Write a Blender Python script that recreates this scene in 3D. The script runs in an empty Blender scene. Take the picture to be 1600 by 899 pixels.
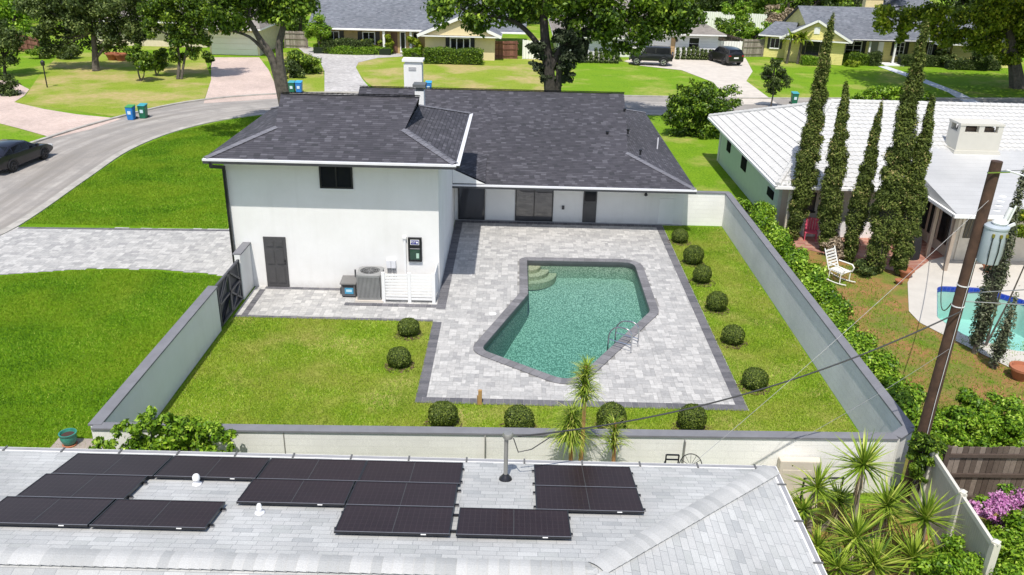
import bpy, bmesh, math, random
import numpy as np
from mathutils import Vector, Matrix
random.seed(7); RNG = np.random.default_rng(11)
SC = bpy.context.scene; COL = SC.collection
R = math.radians
# ------------------------------------------------------------------ camera
F_, PITCH, YAW, ROLL, HC = 1310.0, R(23.37), R(-0.05), R(-1.39), 13.0
def cam_axes(p, y, r):
    f = np.array([math.sin(y)*math.cos(p), math.cos(y)*math.cos(p), -math.sin(p)])
    rt = np.array([math.cos(y), -math.sin(y), 0]); dn = np.cross(f, rt)
    c, s = math.cos(r), math.sin(r)
    return np.array([c*rt+s*dn, -s*rt+c*dn, f])
CM = cam_axes(PITCH, YAW, ROLL)
cd = bpy.data.cameras.new('camera'); cam = bpy.data.objects.new('camera', cd); COL.objects.link(cam)
cd.sensor_width = 36; cd.lens = 36*F_/1600; cd.clip_start = .1; cd.clip_end = 2000
mw = Matrix.Identity(4)
for i in range(3):
    mw[i][0] = CM[0][i]; mw[i][1] = -CM[1][i]; mw[i][2] = -CM[2][i]
mw[2][3] = HC
cam.matrix_world = mw; SC.camera = cam
def at(px, py, z=0.0):            # where the sight line through a photo pixel meets height z
    d = CM.T @ np.array([(px-800)/F_, (py-449.5)/F_, 1]); t = (z-HC)/d[2]
    return Vector((d[0]*t, d[1]*t, z))
def aty(px, py, y):               # where it meets the plane at depth y
    d = CM.T @ np.array([(px-800)/F_, (py-449.5)/F_, 1]); t = y/d[1]
    return Vector((d[0]*t, y, HC+d[2]*t))
# ------------------------------------------------------------------ light
w = bpy.data.worlds.new('World'); SC.world = w; w.use_nodes = True
nt = w.node_tree; bg = nt.nodes['Background']; sky = nt.nodes.new('ShaderNodeTexSky')
SUNV = Vector((-.078, -.525, 1)).normalized()
sky.sky_type = 'NISHITA'; sky.sun_disc = False
sky.sun_elevation = math.asin(SUNV.z); sky.sun_rotation = math.atan2(SUNV.x, SUNV.y)
wbn = nt.nodes.new('ShaderNodeMix'); wbn.data_type = 'RGBA'; wbn.blend_type = 'MULTIPLY'; wbn.inputs[0].default_value = 1; wbn.inputs[7].default_value = (1.08, 1.0, .93, 1)
nt.links.new(sky.outputs[0], wbn.inputs[6]); nt.links.new(wbn.outputs[2], bg.inputs[0]); bg.inputs[1].default_value = .15
sd = bpy.data.lights.new('sun', 'SUN'); sd.energy = 3.7; sd.angle = R(.55); sd.color = (1, .955, .88)
so = bpy.data.objects.new('sun', sd); COL.objects.link(so)
so.rotation_euler = SUNV.to_track_quat('Z', 'Y').to_euler()
SC.view_settings.view_transform = 'Standard'; SC.view_settings.look = 'None'
SC.view_settings.gamma = 1; SC.view_settings.exposure = 0.32
SC.render.engine = 'CYCLES'; SC.cycles.max_bounces = 6; SC.cycles.diffuse_bounces = 3
SC.cycles.glossy_bounces = 3; SC.cycles.transmission_bounces = 4; SC.cycles.transparent_max_bounces = 12
# ------------------------------------------------------------------ materials
def s2l(c):
    return tuple((v/255/12.92 if v/255 <= .04045 else ((v/255+.055)/1.055)**2.4) for v in c)
class NT:
    def __init__(s, name):
        s.m = bpy.data.materials.new(name); s.m.use_nodes = True; s.t = s.m.node_tree
        s.b = s.t.nodes['Principled BSDF']; s.out = s.t.nodes['Material Output']
    def n(s, typ, **kw):
        x = s.t.nodes.new(typ)
        for k, v in kw.items(): setattr(x, k, v)
        return x
    def l(s, a, b): s.t.links.new(a, b)
    def math(s, op, a, b=None, c=None):
        x = s.n('ShaderNodeMath', operation=op)
        for i, v in enumerate((a, b, c)):
            if v is None: continue
            if isinstance(v, (int, float)): x.inputs[i].default_value = v
            else: s.l(v, x.inputs[i])
        return x.outputs[0]
    def mix(s, f, a, b, mode='MIX'):
        x = s.n('ShaderNodeMix', data_type='RGBA', blend_type=mode)
        for i, v in ((0, f), (6, a), (7, b)):
            if isinstance(v, (int, float)): x.inputs[i].default_value = v
            elif isinstance(v, tuple): x.inputs[i].default_value = (*v, 1) if len(v) == 3 else v
            else: s.l(v, x.inputs[i])
        return x.outputs[2]
    def noise(s, scale, detail=4, rough=.55, vec=None, out=0):
        x = s.n('ShaderNodeTexNoise'); x.inputs['Scale'].default_value = scale
        x.inputs['Detail'].default_value = detail; x.inputs['Roughness'].default_value = rough
        if vec is None: vec = s.n('ShaderNodeTexCoord').outputs['Object']
        s.l(vec, x.inputs['Vector']); return x.outputs[out]
    def ramp(s, f, stops):
        x = s.n('ShaderNodeValToRGB'); e = x.color_ramp.elements
        while len(e) < len(stops): e.new(.5)
        for i, (p, c) in enumerate(stops):
            e[i].position = p; e[i].color = (*c, 1) if not isinstance(c, (int, float)) else (c, c, c, 1)
        s.l(f, x.inputs[0]); return x.outputs[0]
    def bump(s, h, strength=.3, dist=.02):
        x = s.n('ShaderNodeBump'); x.inputs['Strength'].default_value = strength; x.inputs['Distance'].default_value = dist
        s.l(h, x.inputs['Height']); s.l(x.outputs[0], s.b.inputs['Normal'])
    def base(s, c):
        if isinstance(c, tuple): s.b.inputs['Base Color'].default_value = (*c, 1)
        else: s.l(c, s.b.inputs['Base Color'])
    def set(s, rough=.8, metal=0, spec=None, **kw):
        s.b.inputs['Roughness'].default_value = rough; s.b.inputs['Metallic'].default_value = metal
        if spec is not None: s.b.inputs['Specular IOR Level'].default_value = spec
        for k, v in kw.items(): s.b.inputs[k.replace('_', ' ')].default_value = v
        return s.m
MATS = {}
def plain(name, col, rough=.6, metal=0, var=.12, scale=3.0, bump=0, **kw):
    if name in MATS: return MATS[name]
    t = NT(name); f = t.noise(scale, 6, .6)
    a = tuple(v*(1-var) for v in col); b = tuple(min(1, v*(1+var)) for v in col)
    t.base(t.mix(t.ramp(f, [(.3, 0), (.7, 1)]), a, b))
    if bump: t.bump(t.noise(scale*12, 4), bump, .01)
    MATS[name] = t.set(rough, metal, **kw); return MATS[name]
def tiles(name, w_, h_, cols, joint, gap=.006, vgap=None, rough=.85, bump=.5, offs='rand', big=.25, dist=.01, jf=.6):
    """courses of slabs on the surface's own UVs (metres); every slab gets its own tint"""
    t = NT(name); uv = t.n('ShaderNodeUVMap'); sp = t.n('ShaderNodeSeparateXYZ'); t.l(uv.outputs[0], sp.inputs[0])
    v = t.math('DIVIDE', sp.outputs[1], h_); row = t.math('FLOOR', v); fv = t.math('FRACT', v)
    if offs == 'rand':
        wn = t.n('ShaderNodeTexWhiteNoise', noise_dimensions='1D'); t.l(row, wn.inputs['W']); off = wn.outputs[0]
    else: off = t.math('MULTIPLY', row, .5)
    u = t.math('ADD', t.math('DIVIDE', sp.outputs[0], w_), off); ci = t.math('FLOOR', u); fu = t.math('FRACT', u)
    cx = t.n('ShaderNodeCombineXYZ'); t.l(ci, cx.inputs[0]); t.l(row, cx.inputs[1])
    wn2 = t.n('ShaderNodeTexWhiteNoise', noise_dimensions='2D'); t.l(cx.outputs[0], wn2.inputs['Vector'])
    n = len(cols); c = t.ramp(wn2.outputs[0], [(i/(n-1) if n > 1 else 0, k) for i, k in enumerate(cols)])
    mu = t.math('GREATER_THAN', t.math('MULTIPLY', t.math('MINIMUM', fu, t.math('SUBTRACT', 1, fu)), w_), gap/2)
    mv = t.math('GREATER_THAN', t.math('MULTIPLY', fv, h_), gap if vgap is None else vgap)
    mask = t.math('MULTIPLY', mu, mv)
    stain = t.ramp(t.noise(big, 5, .6), [(.3, .82), (.7, 1.12)])
    grain = t.ramp(t.noise(60, 3, .7), [(.25, .8), (.75, 1.2)])
    c = t.mix(1, t.mix(1, c, stain, 'MULTIPLY'), grain, 'MULTIPLY')
    c2 = t.mix(t.math('MULTIPLY', t.math('SUBTRACT', 1, mask), jf), c, joint)
    t.base(c2)
    hgt = t.math('ADD', t.math('MULTIPLY', mask, t.math('SUBTRACT', 1, t.math('MULTIPLY', fv, .6))), t.math('MULTIPLY', wn2.outputs[0], .25))
    t.bump(hgt, bump, dist); return t.set(rough)
def attr_mat(name, stops, rough=.8, fine=0, bump=0, trans=0, spec=.3, patch=None):
    """colour picked by each face's own random tint"""
    t = NT(name); a = t.n('ShaderNodeAttribute', attribute_name='shade')
    c = t.ramp(a.outputs['Fac'], stops)
    if patch:
        c = t.mix(t.ramp(t.noise(patch[0], 4), [(.42, 0), (.62, 1)]), c, patch[1])
    if fine: c = t.mix(1, c, t.ramp(t.noise(fine, 4, .7), [(.25, .8), (.75, 1.18)]), 'MULTIPLY')
    t.base(c)
    if bump: t.bump(t.noise(bump, 4), .35, .01)
    m = t.set(rough, spec=spec)
    if trans:
        tr = t.n('ShaderNodeBsdfTranslucent'); t.l(t.mix(.35, c, (.35, .5, .03)), tr.inputs[0])
        mx = t.n('ShaderNodeMixShader'); mx.inputs[0].default_value = trans
        t.l(t.b.outputs[0], mx.inputs[1]); t.l(tr.outputs[0], mx.inputs[2]); t.l(mx.outputs[0], t.out.inputs[0])
    return m
def lawn(name, greens, dry, amount=.5, big=.35, sc=1.0):
    t = NT(name); co = t.n('ShaderNodeTexCoord').outputs['Object']
    a = t.noise(14*sc, 8, .75, co); b = t.noise(.9*sc, 5, .65, co); c = t.noise(big, 4, .6, co)
    col = t.ramp(a, [(.35, greens[0]), (.5, greens[1]), (.65, greens[2])])
    col = t.mix(t.ramp(b, [(.35, 0), (.75, .7)]), col, greens[3])
    d = t.math('MULTIPLY', t.ramp(c, [(amount, 0), (min(.99, amount+.16), 1)]), t.ramp(t.noise(4*sc, 6, .7, co), [(.3, .25), (.65, 1)]))
    col = t.mix(d, col, dry); t.base(col); t.bump(t.noise(30*sc, 6, .8, co), .9, .05)
    return t.set(.95, spec=.12)
G_YARD = lawn('lawn_yard', [(.085, .155, .007), (.18, .285, .014), (.29, .40, .03), (.33, .38, .04)], (.50, .42, .17), .50, .45)
G_SIDE = lawn('lawn_side', [(.05, .13, .003), (.11, .24, .006), (.19, .35, .012), (.18, .31, .008)], (.30, .36, .04), .60, .3)
G_FAR = lawn('lawn_far', [(.06, .14, .006), (.14, .27, .012), (.22, .38, .025), (.21, .33, .018)], (.40, .37, .11), .50, .2, .55)
G_DRY = lawn('lawn_dry', [(.10, .17, .012), (.21, .30, .025), (.31, .39, .05), (.32, .35, .06)], (.48, .36, .18), .44, .22, .55)
G_DIRT = lawn('lawn_dirt', [(.07, .14, .012), (.13, .22, .018), (.20, .30, .03), (.30, .20, .10)], (.40, .19, .09), .40, .6, 1)
WHITE = plain('white_paint', (.80, .795, .78), .7, var=.03, scale=1.2, bump=.08)
def stucco():
    t = NT('white_stucco'); co = t.n('ShaderNodeTexCoord').outputs['Object']; sp = t.n('ShaderNodeSeparateXYZ'); t.l(co, sp.inputs[0])
    c = t.ramp(t.noise(.8, 6, .65, co), [(.3, (.745, .735, .71)), (.7, (.81, .80, .785))])
    mp = t.n('ShaderNodeMapping'); mp.inputs['Scale'].default_value = (3, 3, .22); t.l(co, mp.inputs[0])
    c = t.mix(t.math('MULTIPLY', t.ramp(t.noise(1.3, 5, .6, mp.outputs[0]), [(.52, 0), (.72, 1)]), .10), c, (.50, .48, .44))
    spl = t.math('MULTIPLY', t.ramp(sp.outputs[2], [(0, 1), (.35, 0)]), t.ramp(t.noise(5, 5, .7, co), [(.35, .1), (.7, .6)]))
    c = t.mix(spl, c, (.52, .48, .42)); t.base(c); t.bump(t.noise(22, 5, .7, co), .35, .012); return t.set(.88)
STUCCO = stucco()
CHAR = plain('charcoal_paint', (.045, .046, .052), .45, var=.15)
CAPM = plain('grey_cap', (.185, .185, .20), .75, var=.12, scale=2, bump=.1)
GUT = plain('gutter_white', (.72, .72, .74), .4, var=.04)
BLK = plain('black_metal', (.015, .015, .018), .35)
CREAM = plain('cream_wall', (.62, .56, .47), .8, var=.05)
GLASS = NT('dark_glass'); GLASS.base((.010, .011, .014)); GLASS = GLASS.set(.1, 0, spec=.25)
GLASS2 = NT('reflective_glass'); GLASS2.base((.05, .05, .055)); GLASS2 = GLASS2.set(.04, 0, spec=1.0, Coat_Weight=1.0)
CHROME = NT('polished_steel'); CHROME.base((.62, .62, .64)); CHROME = CHROME.set(.18, 1)
WOOD = plain('weathered_wood', (.12, .085, .06), .9, var=.5, scale=6, bump=.4)
BARK = plain('bark', (.10, .085, .07), .95, var=.4, scale=5, bump=.8)
BARKD = plain('dark_bark', (.05, .042, .036), .95, var=.4, scale=5, bump=.8)
TERRA = plain('terracotta', (.38, .14, .07), .8)
SH_MAIN = tiles('charcoal_shingles', .24, .14, [(.036, .036, .042), (.052, .050, .060), (.062, .059, .070), (.045, .043, .053), (.068, .065, .077), (.105, .102, .118)], (.012, .012, .015), gap=.0, vgap=.022, bump=.8, dist=.02)
SH_CAP = tiles('ridge_cap_shingles', .9, .2, [(.125, .125, .145), (.17, .17, .195), (.145, .145, .165)], (.06, .06, .07), gap=0, vgap=.015, bump=.6)
SH_FG = tiles('pale_grey_shingles', .34, .145, [(.40, .41, .40), (.45, .455, .445), (.50, .505, .495), (.43, .435, .43), (.48, .48, .47), (.36, .37, .37)], (.18, .19, .20), gap=.006, vgap=.007, bump=.6, dist=.015, jf=.75, big=.5)
SH_BLUE = tiles('blue_grey_shingles', .3, .15, [(.10, .11, .13), (.17, .185, .21), (.13, .14, .165), (.21, .22, .25)], (.06, .06, .07), gap=0, vgap=.02, bump=.5)
SH_BROWN = tiles('brown_grey_shingles', .3, .15, [(.20, .18, .16), (.28, .25, .225), (.24, .215, .19)], (.1, .09, .08), gap=0, vgap=.02, bump=.5)
BLOCK = tiles('painted_block', .40, .20, [(.80, .79, .75), (.775, .765, .725), (.79, .78, .74)], (.50, .49, .46), gap=.006, vgap=.006, rough=.85, bump=.5, offs='half', dist=.006, jf=.22)
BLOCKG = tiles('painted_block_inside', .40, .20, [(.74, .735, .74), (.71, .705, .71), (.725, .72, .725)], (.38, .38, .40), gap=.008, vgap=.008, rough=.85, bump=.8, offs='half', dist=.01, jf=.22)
PINK = tiles('pink_brick_paving', .22, .11, [(.54, .42, .36), (.62, .49, .43), (.58, .46, .40), (.50, .39, .33)], (.3, .25, .22), gap=.008, bump=.4)
BRICKP = tiles('red_brick_paving', .4, .2, [(.32, .12, .085), (.42, .19, .13), (.48, .27, .2), (.28, .10, .075)], (.35, .28, .24), gap=.02, bump=.5)
FARPAVE = tiles('far_grey_paving', .24, .16, [(.42, .40, .38), (.52, .50, .48), (.36, .34, .33), (.58, .56, .54)], (.3, .29, .28), gap=.006, bump=.4)
SIDING = tiles('yellow_siding', 40., .16, [(.72, .64, .24), (.74, .66, .26)], (.30, .25, .08), gap=0, vgap=.018, rough=.7, bump=.6, offs='half')
CLAP = tiles('white_clapboard', 40., .3, [(.78, .78, .76), (.80, .80, .78)], (.4, .4, .4), gap=0, vgap=.02, bump=.5, offs='half')
METALROOF = tiles('white_panel_roof', 40., .42, [(.47, .47, .465), (.49, .49, .485)], (.27, .27, .27), gap=0, vgap=.018, rough=.45, bump=.3, offs='half')
ROOFTILE = plain('white_roof_tile', (.53, .525, .51), .75, var=.07, scale=2)
PAVER = attr_mat('grey_pavers', [(0, (.33, .325, .32)), (.25, (.39, .385, .375)), (.6, (.44, .43, .415)), (1, (.52, .51, .49))], .85, fine=9, bump=40)
PAVERD = attr_mat('charcoal_pavers', [(0, (.105, .105, .115)), (1, (.17, .165, .175))], .85, fine=9, bump=40)
JOINT = plain('joint_sand', (.24, .235, .225), .95)
CONC = plain('concrete', (.56, .51, .45), .9, var=.12, scale=1.2, bump=.2)
DECKC = plain('pale_pool_deck', (.52, .49, .44), .85, var=.07, scale=1.5)
def asphalt():
    t = NT('asphalt'); co = t.n('ShaderNodeTexCoord').outputs['Object']
    uv = t.n('ShaderNodeUVMap'); mp = t.n('ShaderNodeMapping'); mp.inputs['Scale'].default_value = (.06, 1.4, 1); t.l(uv.outputs[0], mp.inputs[0])
    streak = t.noise(1.0, 5, .6, mp.outputs[0])
    c = t.ramp(streak, [(.32, (.235, .215, .19)), (.5, (.31, .285, .26)), (.68, (.42, .39, .355))])
    c = t.mix(t.ramp(t.noise(.6, 6, .7, co), [(.45, 0), (.6, .6)]), c, (.24, .225, .21))
    c = t.mix(1, c, t.ramp(t.noise(50, 3, .8, co), [(.2, .75), (.8, 1.25)]), 'MULTIPLY')
    t.base(c); t.bump(t.noise(60, 3, .8, co), .4, .01); return t.set(.95)
ASPH = asphalt()
LEAF = attr_mat('leaf_green', [(0, (.010, .028, .004)), (.45, (.065, .13, .010)), (.8, (.19, .30, .02)), (1, (.38, .50, .06))], .5, trans=.2)
LEAFD = attr_mat('leaf_dark', [(0, (.009, .018, .005)), (.5, (.045, .075, .015)), (.85, (.12, .165, .04)), (1, (.24, .29, .09))], .6, trans=.14)
LEAFB = attr_mat('leaf_bright', [(0, (.02, .06, .004)), (.4, (.11, .23, .010)), (.8, (.28, .44, .03)), (1, (.48, .62, .09))], .45, trans=.22)
LEAFY = attr_mat('leaf_yellowgreen', [(0, (.02, .045, .004)), (.4, (.14, .21, .010)), (.8, (.36, .44, .03)), (1, (.55, .55, .06))], .5, trans=.3)
LEAFC = attr_mat('cypress_leaf', [(0, (.022, .034, .006)), (.4, (.075, .108, .015)), (.78, (.17, .21, .04)), (1, (.36, .29, .12))], .7, trans=.12)
LEAFO = attr_mat('leaf_olive', [(0, (.04, .05, .03)), (.5, (.10, .12, .06)), (1, (.26, .26, .18))], .7, trans=.15)
BOXW = attr_mat('boxwood_leaf', [(0, (.016, .03, .005)), (.5, (.075, .115, .014)), (1, (.27, .33, .055))], .55, trans=.15)
BLADE = attr_mat('yucca_blade', [(0, (.04, .09, .01)), (.35, (.17, .27, .02)), (.8, (.38, .48, .06)), (1, (.62, .62, .16))], .5, trans=.25)
DEADL = attr_mat('dead_blade', [(0, (.16, .11, .07)), (.5, (.34, .26, .18)), (1, (.52, .43, .31))], .8, trans=.1)
FLOWER = attr_mat('pink_flower', [(0, (.30, .07, .24)), (.5, (.62, .24, .52)), (1, (.80, .50, .70))], .6, trans=.25)
GRASSM = attr_mat('grass_blade', [(0, (.08, .17, .006)), (.4, (.21, .36, .018)), (.8, (.37, .53, .045)), (1, (.64, .62, .20))], .7, trans=.25, patch=(.5, (.36, .40, .07)))
GRASSS = attr_mat('grass_blade_side', [(0, (.03, .105, .002)), (.4, (.10, .235, .005)), (.8, (.20, .38, .012)), (1, (.42, .50, .07))], .7, trans=.25, patch=(.35, (.22, .33, .015)))
# ------------------------------------------------------------------ object helpers
def worldloc(o):
    v = Vector((0, 0, 0))
    while o is not None: v += o.location; o = o.parent
    return v
def tag(o, label=None, cat=None, group=None, kind=None):
    if label: o['label'] = label
    if cat: o['category'] = cat
    if group: o['group'] = group
    if kind: o['kind'] = kind
    return o
def thing(name, loc, label, cat, group=None, kind=None):
    o = bpy.data.objects.new(name, None); o.empty_display_size = .3; COL.objects.link(o)
    o.location = loc; return tag(o, label, cat, group, kind)
def link_mesh(me, name, mat, parent, off):
    me.materials.append(mat)
    o = bpy.data.objects.new(name, me); COL.objects.link(o)
    if parent is not None: o.parent = parent
    else: o.location = off
    return o
class MB:
    def __init__(s, T=None): s.v = []; s.f = []; s.sh = []; s.T = T
    def face(s, pts, shade=.5):
        n = len(s.v); s.v += [tuple(p) for p in pts]; s.f.append(tuple(range(n, n+len(pts)))); s.sh.append(shade); return s
    def mesh(s, pts, faces, shade=.5):
        n = len(s.v); s.v += [tuple(p) for p in pts]
        for f in faces: s.f.append(tuple(n+i for i in f)); s.sh.append(shade)
        return s
    def box(s, x0, x1, y0, y1, z0, z1, shade=.5):
        p = [(x0, y0, z0), (x1, y0, z0), (x1, y1, z0), (x0, y1, z0), (x0, y0, z1), (x1, y0, z1), (x1, y1, z1), (x0, y1, z1)]
        return s.mesh(p, [(3, 2, 1, 0), (4, 5, 6, 7), (0, 1, 5, 4), (1, 2, 6, 5), (2, 3, 7, 6), (3, 0, 4, 7)], shade)
    def beam(s, a, b, w_, h_, shade=.5):      # rectangular bar between two points
        a = Vector(a); b = Vector(b); d = (b-a).normalized(); up = Vector((0, 0, 1))
        if abs(d.z) > .95: up = Vector((0, 1, 0))
        sd_ = d.cross(up).normalized()*w_/2; u = sd_.cross(d).normalized()*h_/2
        p = [a-sd_-u, a+sd_-u, a+sd_+u, a-sd_+u, b-sd_-u, b+sd_-u, b+sd_+u, b-sd_+u]
        return s.mesh(p, [(3, 2, 1, 0), (4, 5, 6, 7), (0, 1, 5, 4), (1, 2, 6, 5), (2, 3, 7, 6), (3, 0, 4, 7)], shade)
    def tube(s, pts, r, n=8, caps=True, shade=.5):
        pts = [Vector(p) for p in pts]; rs = r if isinstance(r, (list, tuple)) else [r]*len(pts); base = len(s.v); prev = None
        for i, p in enumerate(pts):
            d = (pts[min(i+1, len(pts)-1)]-pts[max(i-1, 0)]).normalized()
            if prev is None: a = d.orthogonal().normalized()
            else:
                a = prev-d*prev.dot(d); a = a.normalized() if a.length > 1e-6 else d.orthogonal().normalized()
            prev = a; b = d.cross(a)
            for k in range(n):
                t = 2*math.pi*k/n; s.v.append(tuple(p+(a*math.cos(t)+b*math.sin(t))*rs[i]))
        for i in range(len(pts)-1):
            for k in range(n):
                k2 = (k+1) % n; s.f.append((base+i*n+k, base+i*n+k2, base+(i+1)*n+k2, base+(i+1)*n+k)); s.sh.append(shade)
        if caps:
            s.f.append(tuple(base+k for k in range(n))[::-1]); s.sh.append(shade)
            s.f.append(tuple(base+(len(pts)-1)*n+k for k in range(n))); s.sh.append(shade)
        return s
    def lathe(s, prof, c, n=20, axis='z', shade=.5):
        base = len(s.v); c = Vector(c)
        for r_, h in prof:
            for k in range(n):
                t = 2*math.pi*k/n; q = (r_*math.cos(t), r_*math.sin(t), h)
                if axis == 'x': q = (q[2], q[0], q[1])
                if axis == 'y': q = (q[0], q[2], -q[1])
                s.v.append(tuple(c+Vector(q)))
        for i in range(len(prof)-1):
            for k in range(n):
                k2 = (k+1) % n; s.f.append((base+i*n+k, base+i*n+k2, base+(i+1)*n+k2, base+(i+1)*n+k)); s.sh.append(shade)
        s.f.append(tuple(base+k for k in range(n))[::-1]); s.sh.append(shade)
        s.f.append(tuple(base+(len(prof)-1)*n+k for k in range(n))); s.sh.append(shade)
        return s
    def build(s, name, mat, parent=None, smooth=False, origin=None, bevel=0, weld=False):
        V = s.v
        if s.T is not None: V = [tuple(s.T @ Vector(p)) for p in V]
        off = worldloc(parent) if parent is not None else Vector(origin or (0, 0, 0))
        V = [(p[0]-off.x, p[1]-off.y, p[2]-off.z) for p in V]
        me = bpy.data.meshes.new(name); me.from_pydata(V, [], s.f)
        if weld or bevel or smooth:
            bm = bmesh.new(); bm.from_mesh(me)
            if bevel or weld or smooth: bmesh.ops.remove_doubles(bm, verts=bm.verts, dist=1e-5)
            if bevel:
                es = [e for e in bm.edges if len(e.link_faces) == 2 and e.calc_face_angle() > .5]
                bmesh.ops.bevel(bm, geom=es, offset=bevel, segments=2, affect='EDGES', clamp_overlap=True)
            bm.to_mesh(me); bm.free()
        uvl = me.uv_layers.new(name='UVMap')
        data = np.zeros(len(me.loops)*2, np.float32); k = 0
        for p in me.polygons:
            n = p.normal
            if abs(n.z) > .9999: ua = Vector((1, 0, 0)); va = Vector((0, 1, 0))
            else:
                ua = Vector((-n.y, n.x, 0)).normalized(); va = n.cross(ua)
                if va.z < 0: va = -va; 
            for li in p.loop_indices:
                q = me.vertices[me.loops[li].vertex_index].co+off
                data[2*li] = q.dot(ua); data[2*li+1] = q.dot(va)
        uvl.data.foreach_set('uv', data)
        if len(s.sh) == len(me.polygons) and len(set(s.sh)) > 1:
            at_ = me.attributes.new('shade', 'FLOAT', 'FACE'); at_.data.foreach_set('value', s.sh)
        if smooth:
            me.polygons.foreach_set('use_smooth', [True]*len(me.polygons))
            me.set_sharp_from_angle(angle=R(40))
        return link_mesh(me, name, mat, parent, off)
def np_mesh(name, V, n_per, shade, mat, parent=None, origin=(0, 0, 0), smooth=False):
    """V (faces*n_per, 3): loose faces with one tint each"""
    off = np.array(worldloc(parent)) if parent is not None else np.array(origin, float)
    V = (np.asarray(V, float).reshape(-1, 3)-off).astype(np.float32); nf = len(V)//n_per
    me = bpy.data.meshes.new(name); me.vertices.add(len(V)); me.vertices.foreach_set('co', V.ravel())
    me.loops.add(len(V)); me.loops.foreach_set('vertex_index', np.arange(len(V), dtype=np.int32))
    me.polygons.add(nf); me.polygons.foreach_set('loop_start', np.arange(0, len(V), n_per, dtype=np.int32))
    me.update(calc_edges=True)
    a = me.attributes.new('shade', 'FLOAT', 'FACE'); a.data.foreach_set('value', np.asarray(shade, np.float32))
    return link_mesh(me, name, mat, parent, Vector(off))
def sheet(name, loops, z, mat, kind='structure', label=None, origin=None):
    """flat sheet filled between closed outlines (first outside, rest holes)"""
    bm = bmesh.new(); edges = []
    for lp in loops:
        vs = [bm.verts.new((p[0], p[1], z)) for p in lp]
        for i in range(len(vs)): edges.append(bm.edges.new((vs[i], vs[(i+1) % len(vs)])))
    bmesh.ops.triangle_fill(bm, use_beauty=True, use_dissolve=False, edges=edges)
    for f in bm.faces:
        f.normal_update()
        if f.normal.z < 0: f.normal_flip()
    me = bpy.data.meshes.new(name); bm.to_mesh(me); bm.free()
    uvl = me.uv_layers.new(name='UVMap')
    for lp in me.loops: uvl.data[lp.index].uv = me.vertices[lp.vertex_index].co[:2]
    me.materials.append(mat); o = bpy.data.objects.new(name, me); COL.objects.link(o)
    o['kind'] = kind
    if label: o['label'] = label
    return o
def arc_round(pts, r, n=6):
    """round the corners of a polygon; r per corner"""
    out = []; N = len(pts)
    for i in range(N):
        p = Vector(pts[i][:2]); a = Vector(pts[i-1][:2])-p; b = Vector(pts[(i+1) % N][:2])-p
        rr = r[i] if isinstance(r, (list, tuple)) else r
        if rr <= 0: out.append(tuple(p)); continue
        ang = a.angle(b); t = min(rr/math.tan(ang/2), a.length*.45, b.length*.45)
        p0 = p+a.normalized()*t; p1 = p+b.normalized()*t
        for k in range(n+1):
            u = k/n; out.append(tuple(p0*(1-u)**2+p*2*u*(1-u)+p1*u*u))
    return out
def inset(poly, d):
    """offset a polygon (ccw) inwards by d"""
    N = len(poly); out = []
    for i in range(N):
        a = Vector(poly[i-1]); p = Vector(poly[i]); b = Vector(poly[(i+1) % N])
        n1 = (p-a).normalized(); n2 = (b-p).normalized()
        m1 = Vector((-n1.y, n1.x)); m2 = Vector((-n2.y, n2.x)); m = (m1+m2)
        m = m/max(.3, m.length_squared)*2 if m.length_squared > .01 else m1
        out.append(tuple(p+m*d))
    return out
def inside(P, x, y):
    c = False; j = len(P)-1
    for i in range(len(P)):
        if (P[i][1] > y) != (P[j][1] > y) and x < (P[j][0]-P[i][0])*(y-P[i][1])/(P[j][1]-P[i][1])+P[i][0]: c = not c
        j = i
    return c
def insides(P, X, Y):
    c = np.zeros(len(X), bool); j = len(P)-1
    for i in range(len(P)):
        yi, yj, xi, xj = P[i][1], P[j][1], P[i][0], P[j][0]
        if yi != yj:
            m = ((yi > Y) != (yj > Y)) & (X < (xj-xi)*(Y-yi)/(yj-yi)+xi); c ^= m
        j = i
    return c
def spline(pts, n=8):
    out = []; P = [Vector(p) for p in pts]
    for i in range(len(P)-1):
        p0 = P[max(i-1, 0)]; p1 = P[i]; p2 = P[i+1]; p3 = P[min(i+2, len(P)-1)]
        for k in range(n):
            t = k/n; out.append(.5*((2*p1)+(p2-p0)*t+(2*p0-5*p1+4*p2-p3)*t*t+(-p0+3*p1-3*p2+p3)*t**3))
    out.append(P[-1]); return out
def copy_tree(o, parent=None):
    c = o.copy(); COL.objects.link(c)
    if parent is not None: c.parent = parent
    for ch in list(o.children): copy_tree(ch, c)
    return c
# ------------------------------------------------------------------ ground and water outlines
pool_in = [at(px, py) for px, py in ((823.5, 408), (751, 547.5), (893, 600), (1016, 488), (990.5, 411))]
pool_in.insert(1, at(825, 461))
PIN = arc_round([p[:2] for p in pool_in], [.05, .0, .45, .7, .7, .6], 7)      # ccw from the step corner
POUT = inset(PIN, -.33)
NP = arc_round([at(a, b)[:2] for a, b in ((1464, 448), (1464, 497), (1507, 525), (1583, 549), (1650, 553), (1660, 500), (1600, 470), (1533, 451))], .5, 6)
sheet('ground', [[(-400, -60), (400, -60), (400, 700), (-400, 700)], POUT, NP], -.012, G_FAR)
def lawn_sheet(name, pts, z, mat): return sheet(name, [[p[:2] for p in pts]], z, mat)
XW, XE, YB = -9.9, 9.88, 38.1
lawn_sheet('yard_lawn', [(XW, 17.5), (-2.81, 17.5), (-2.81, 27), (XW, 27)], -.004, G_YARD)
sheet('yard_lawn', [[(-2.81, 17.5), (XE, 17.5), (XE, YB), (7.1, YB), (7.1, 21.33), (-2.81, 21.33)]], -.004, G_YARD)
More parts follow.
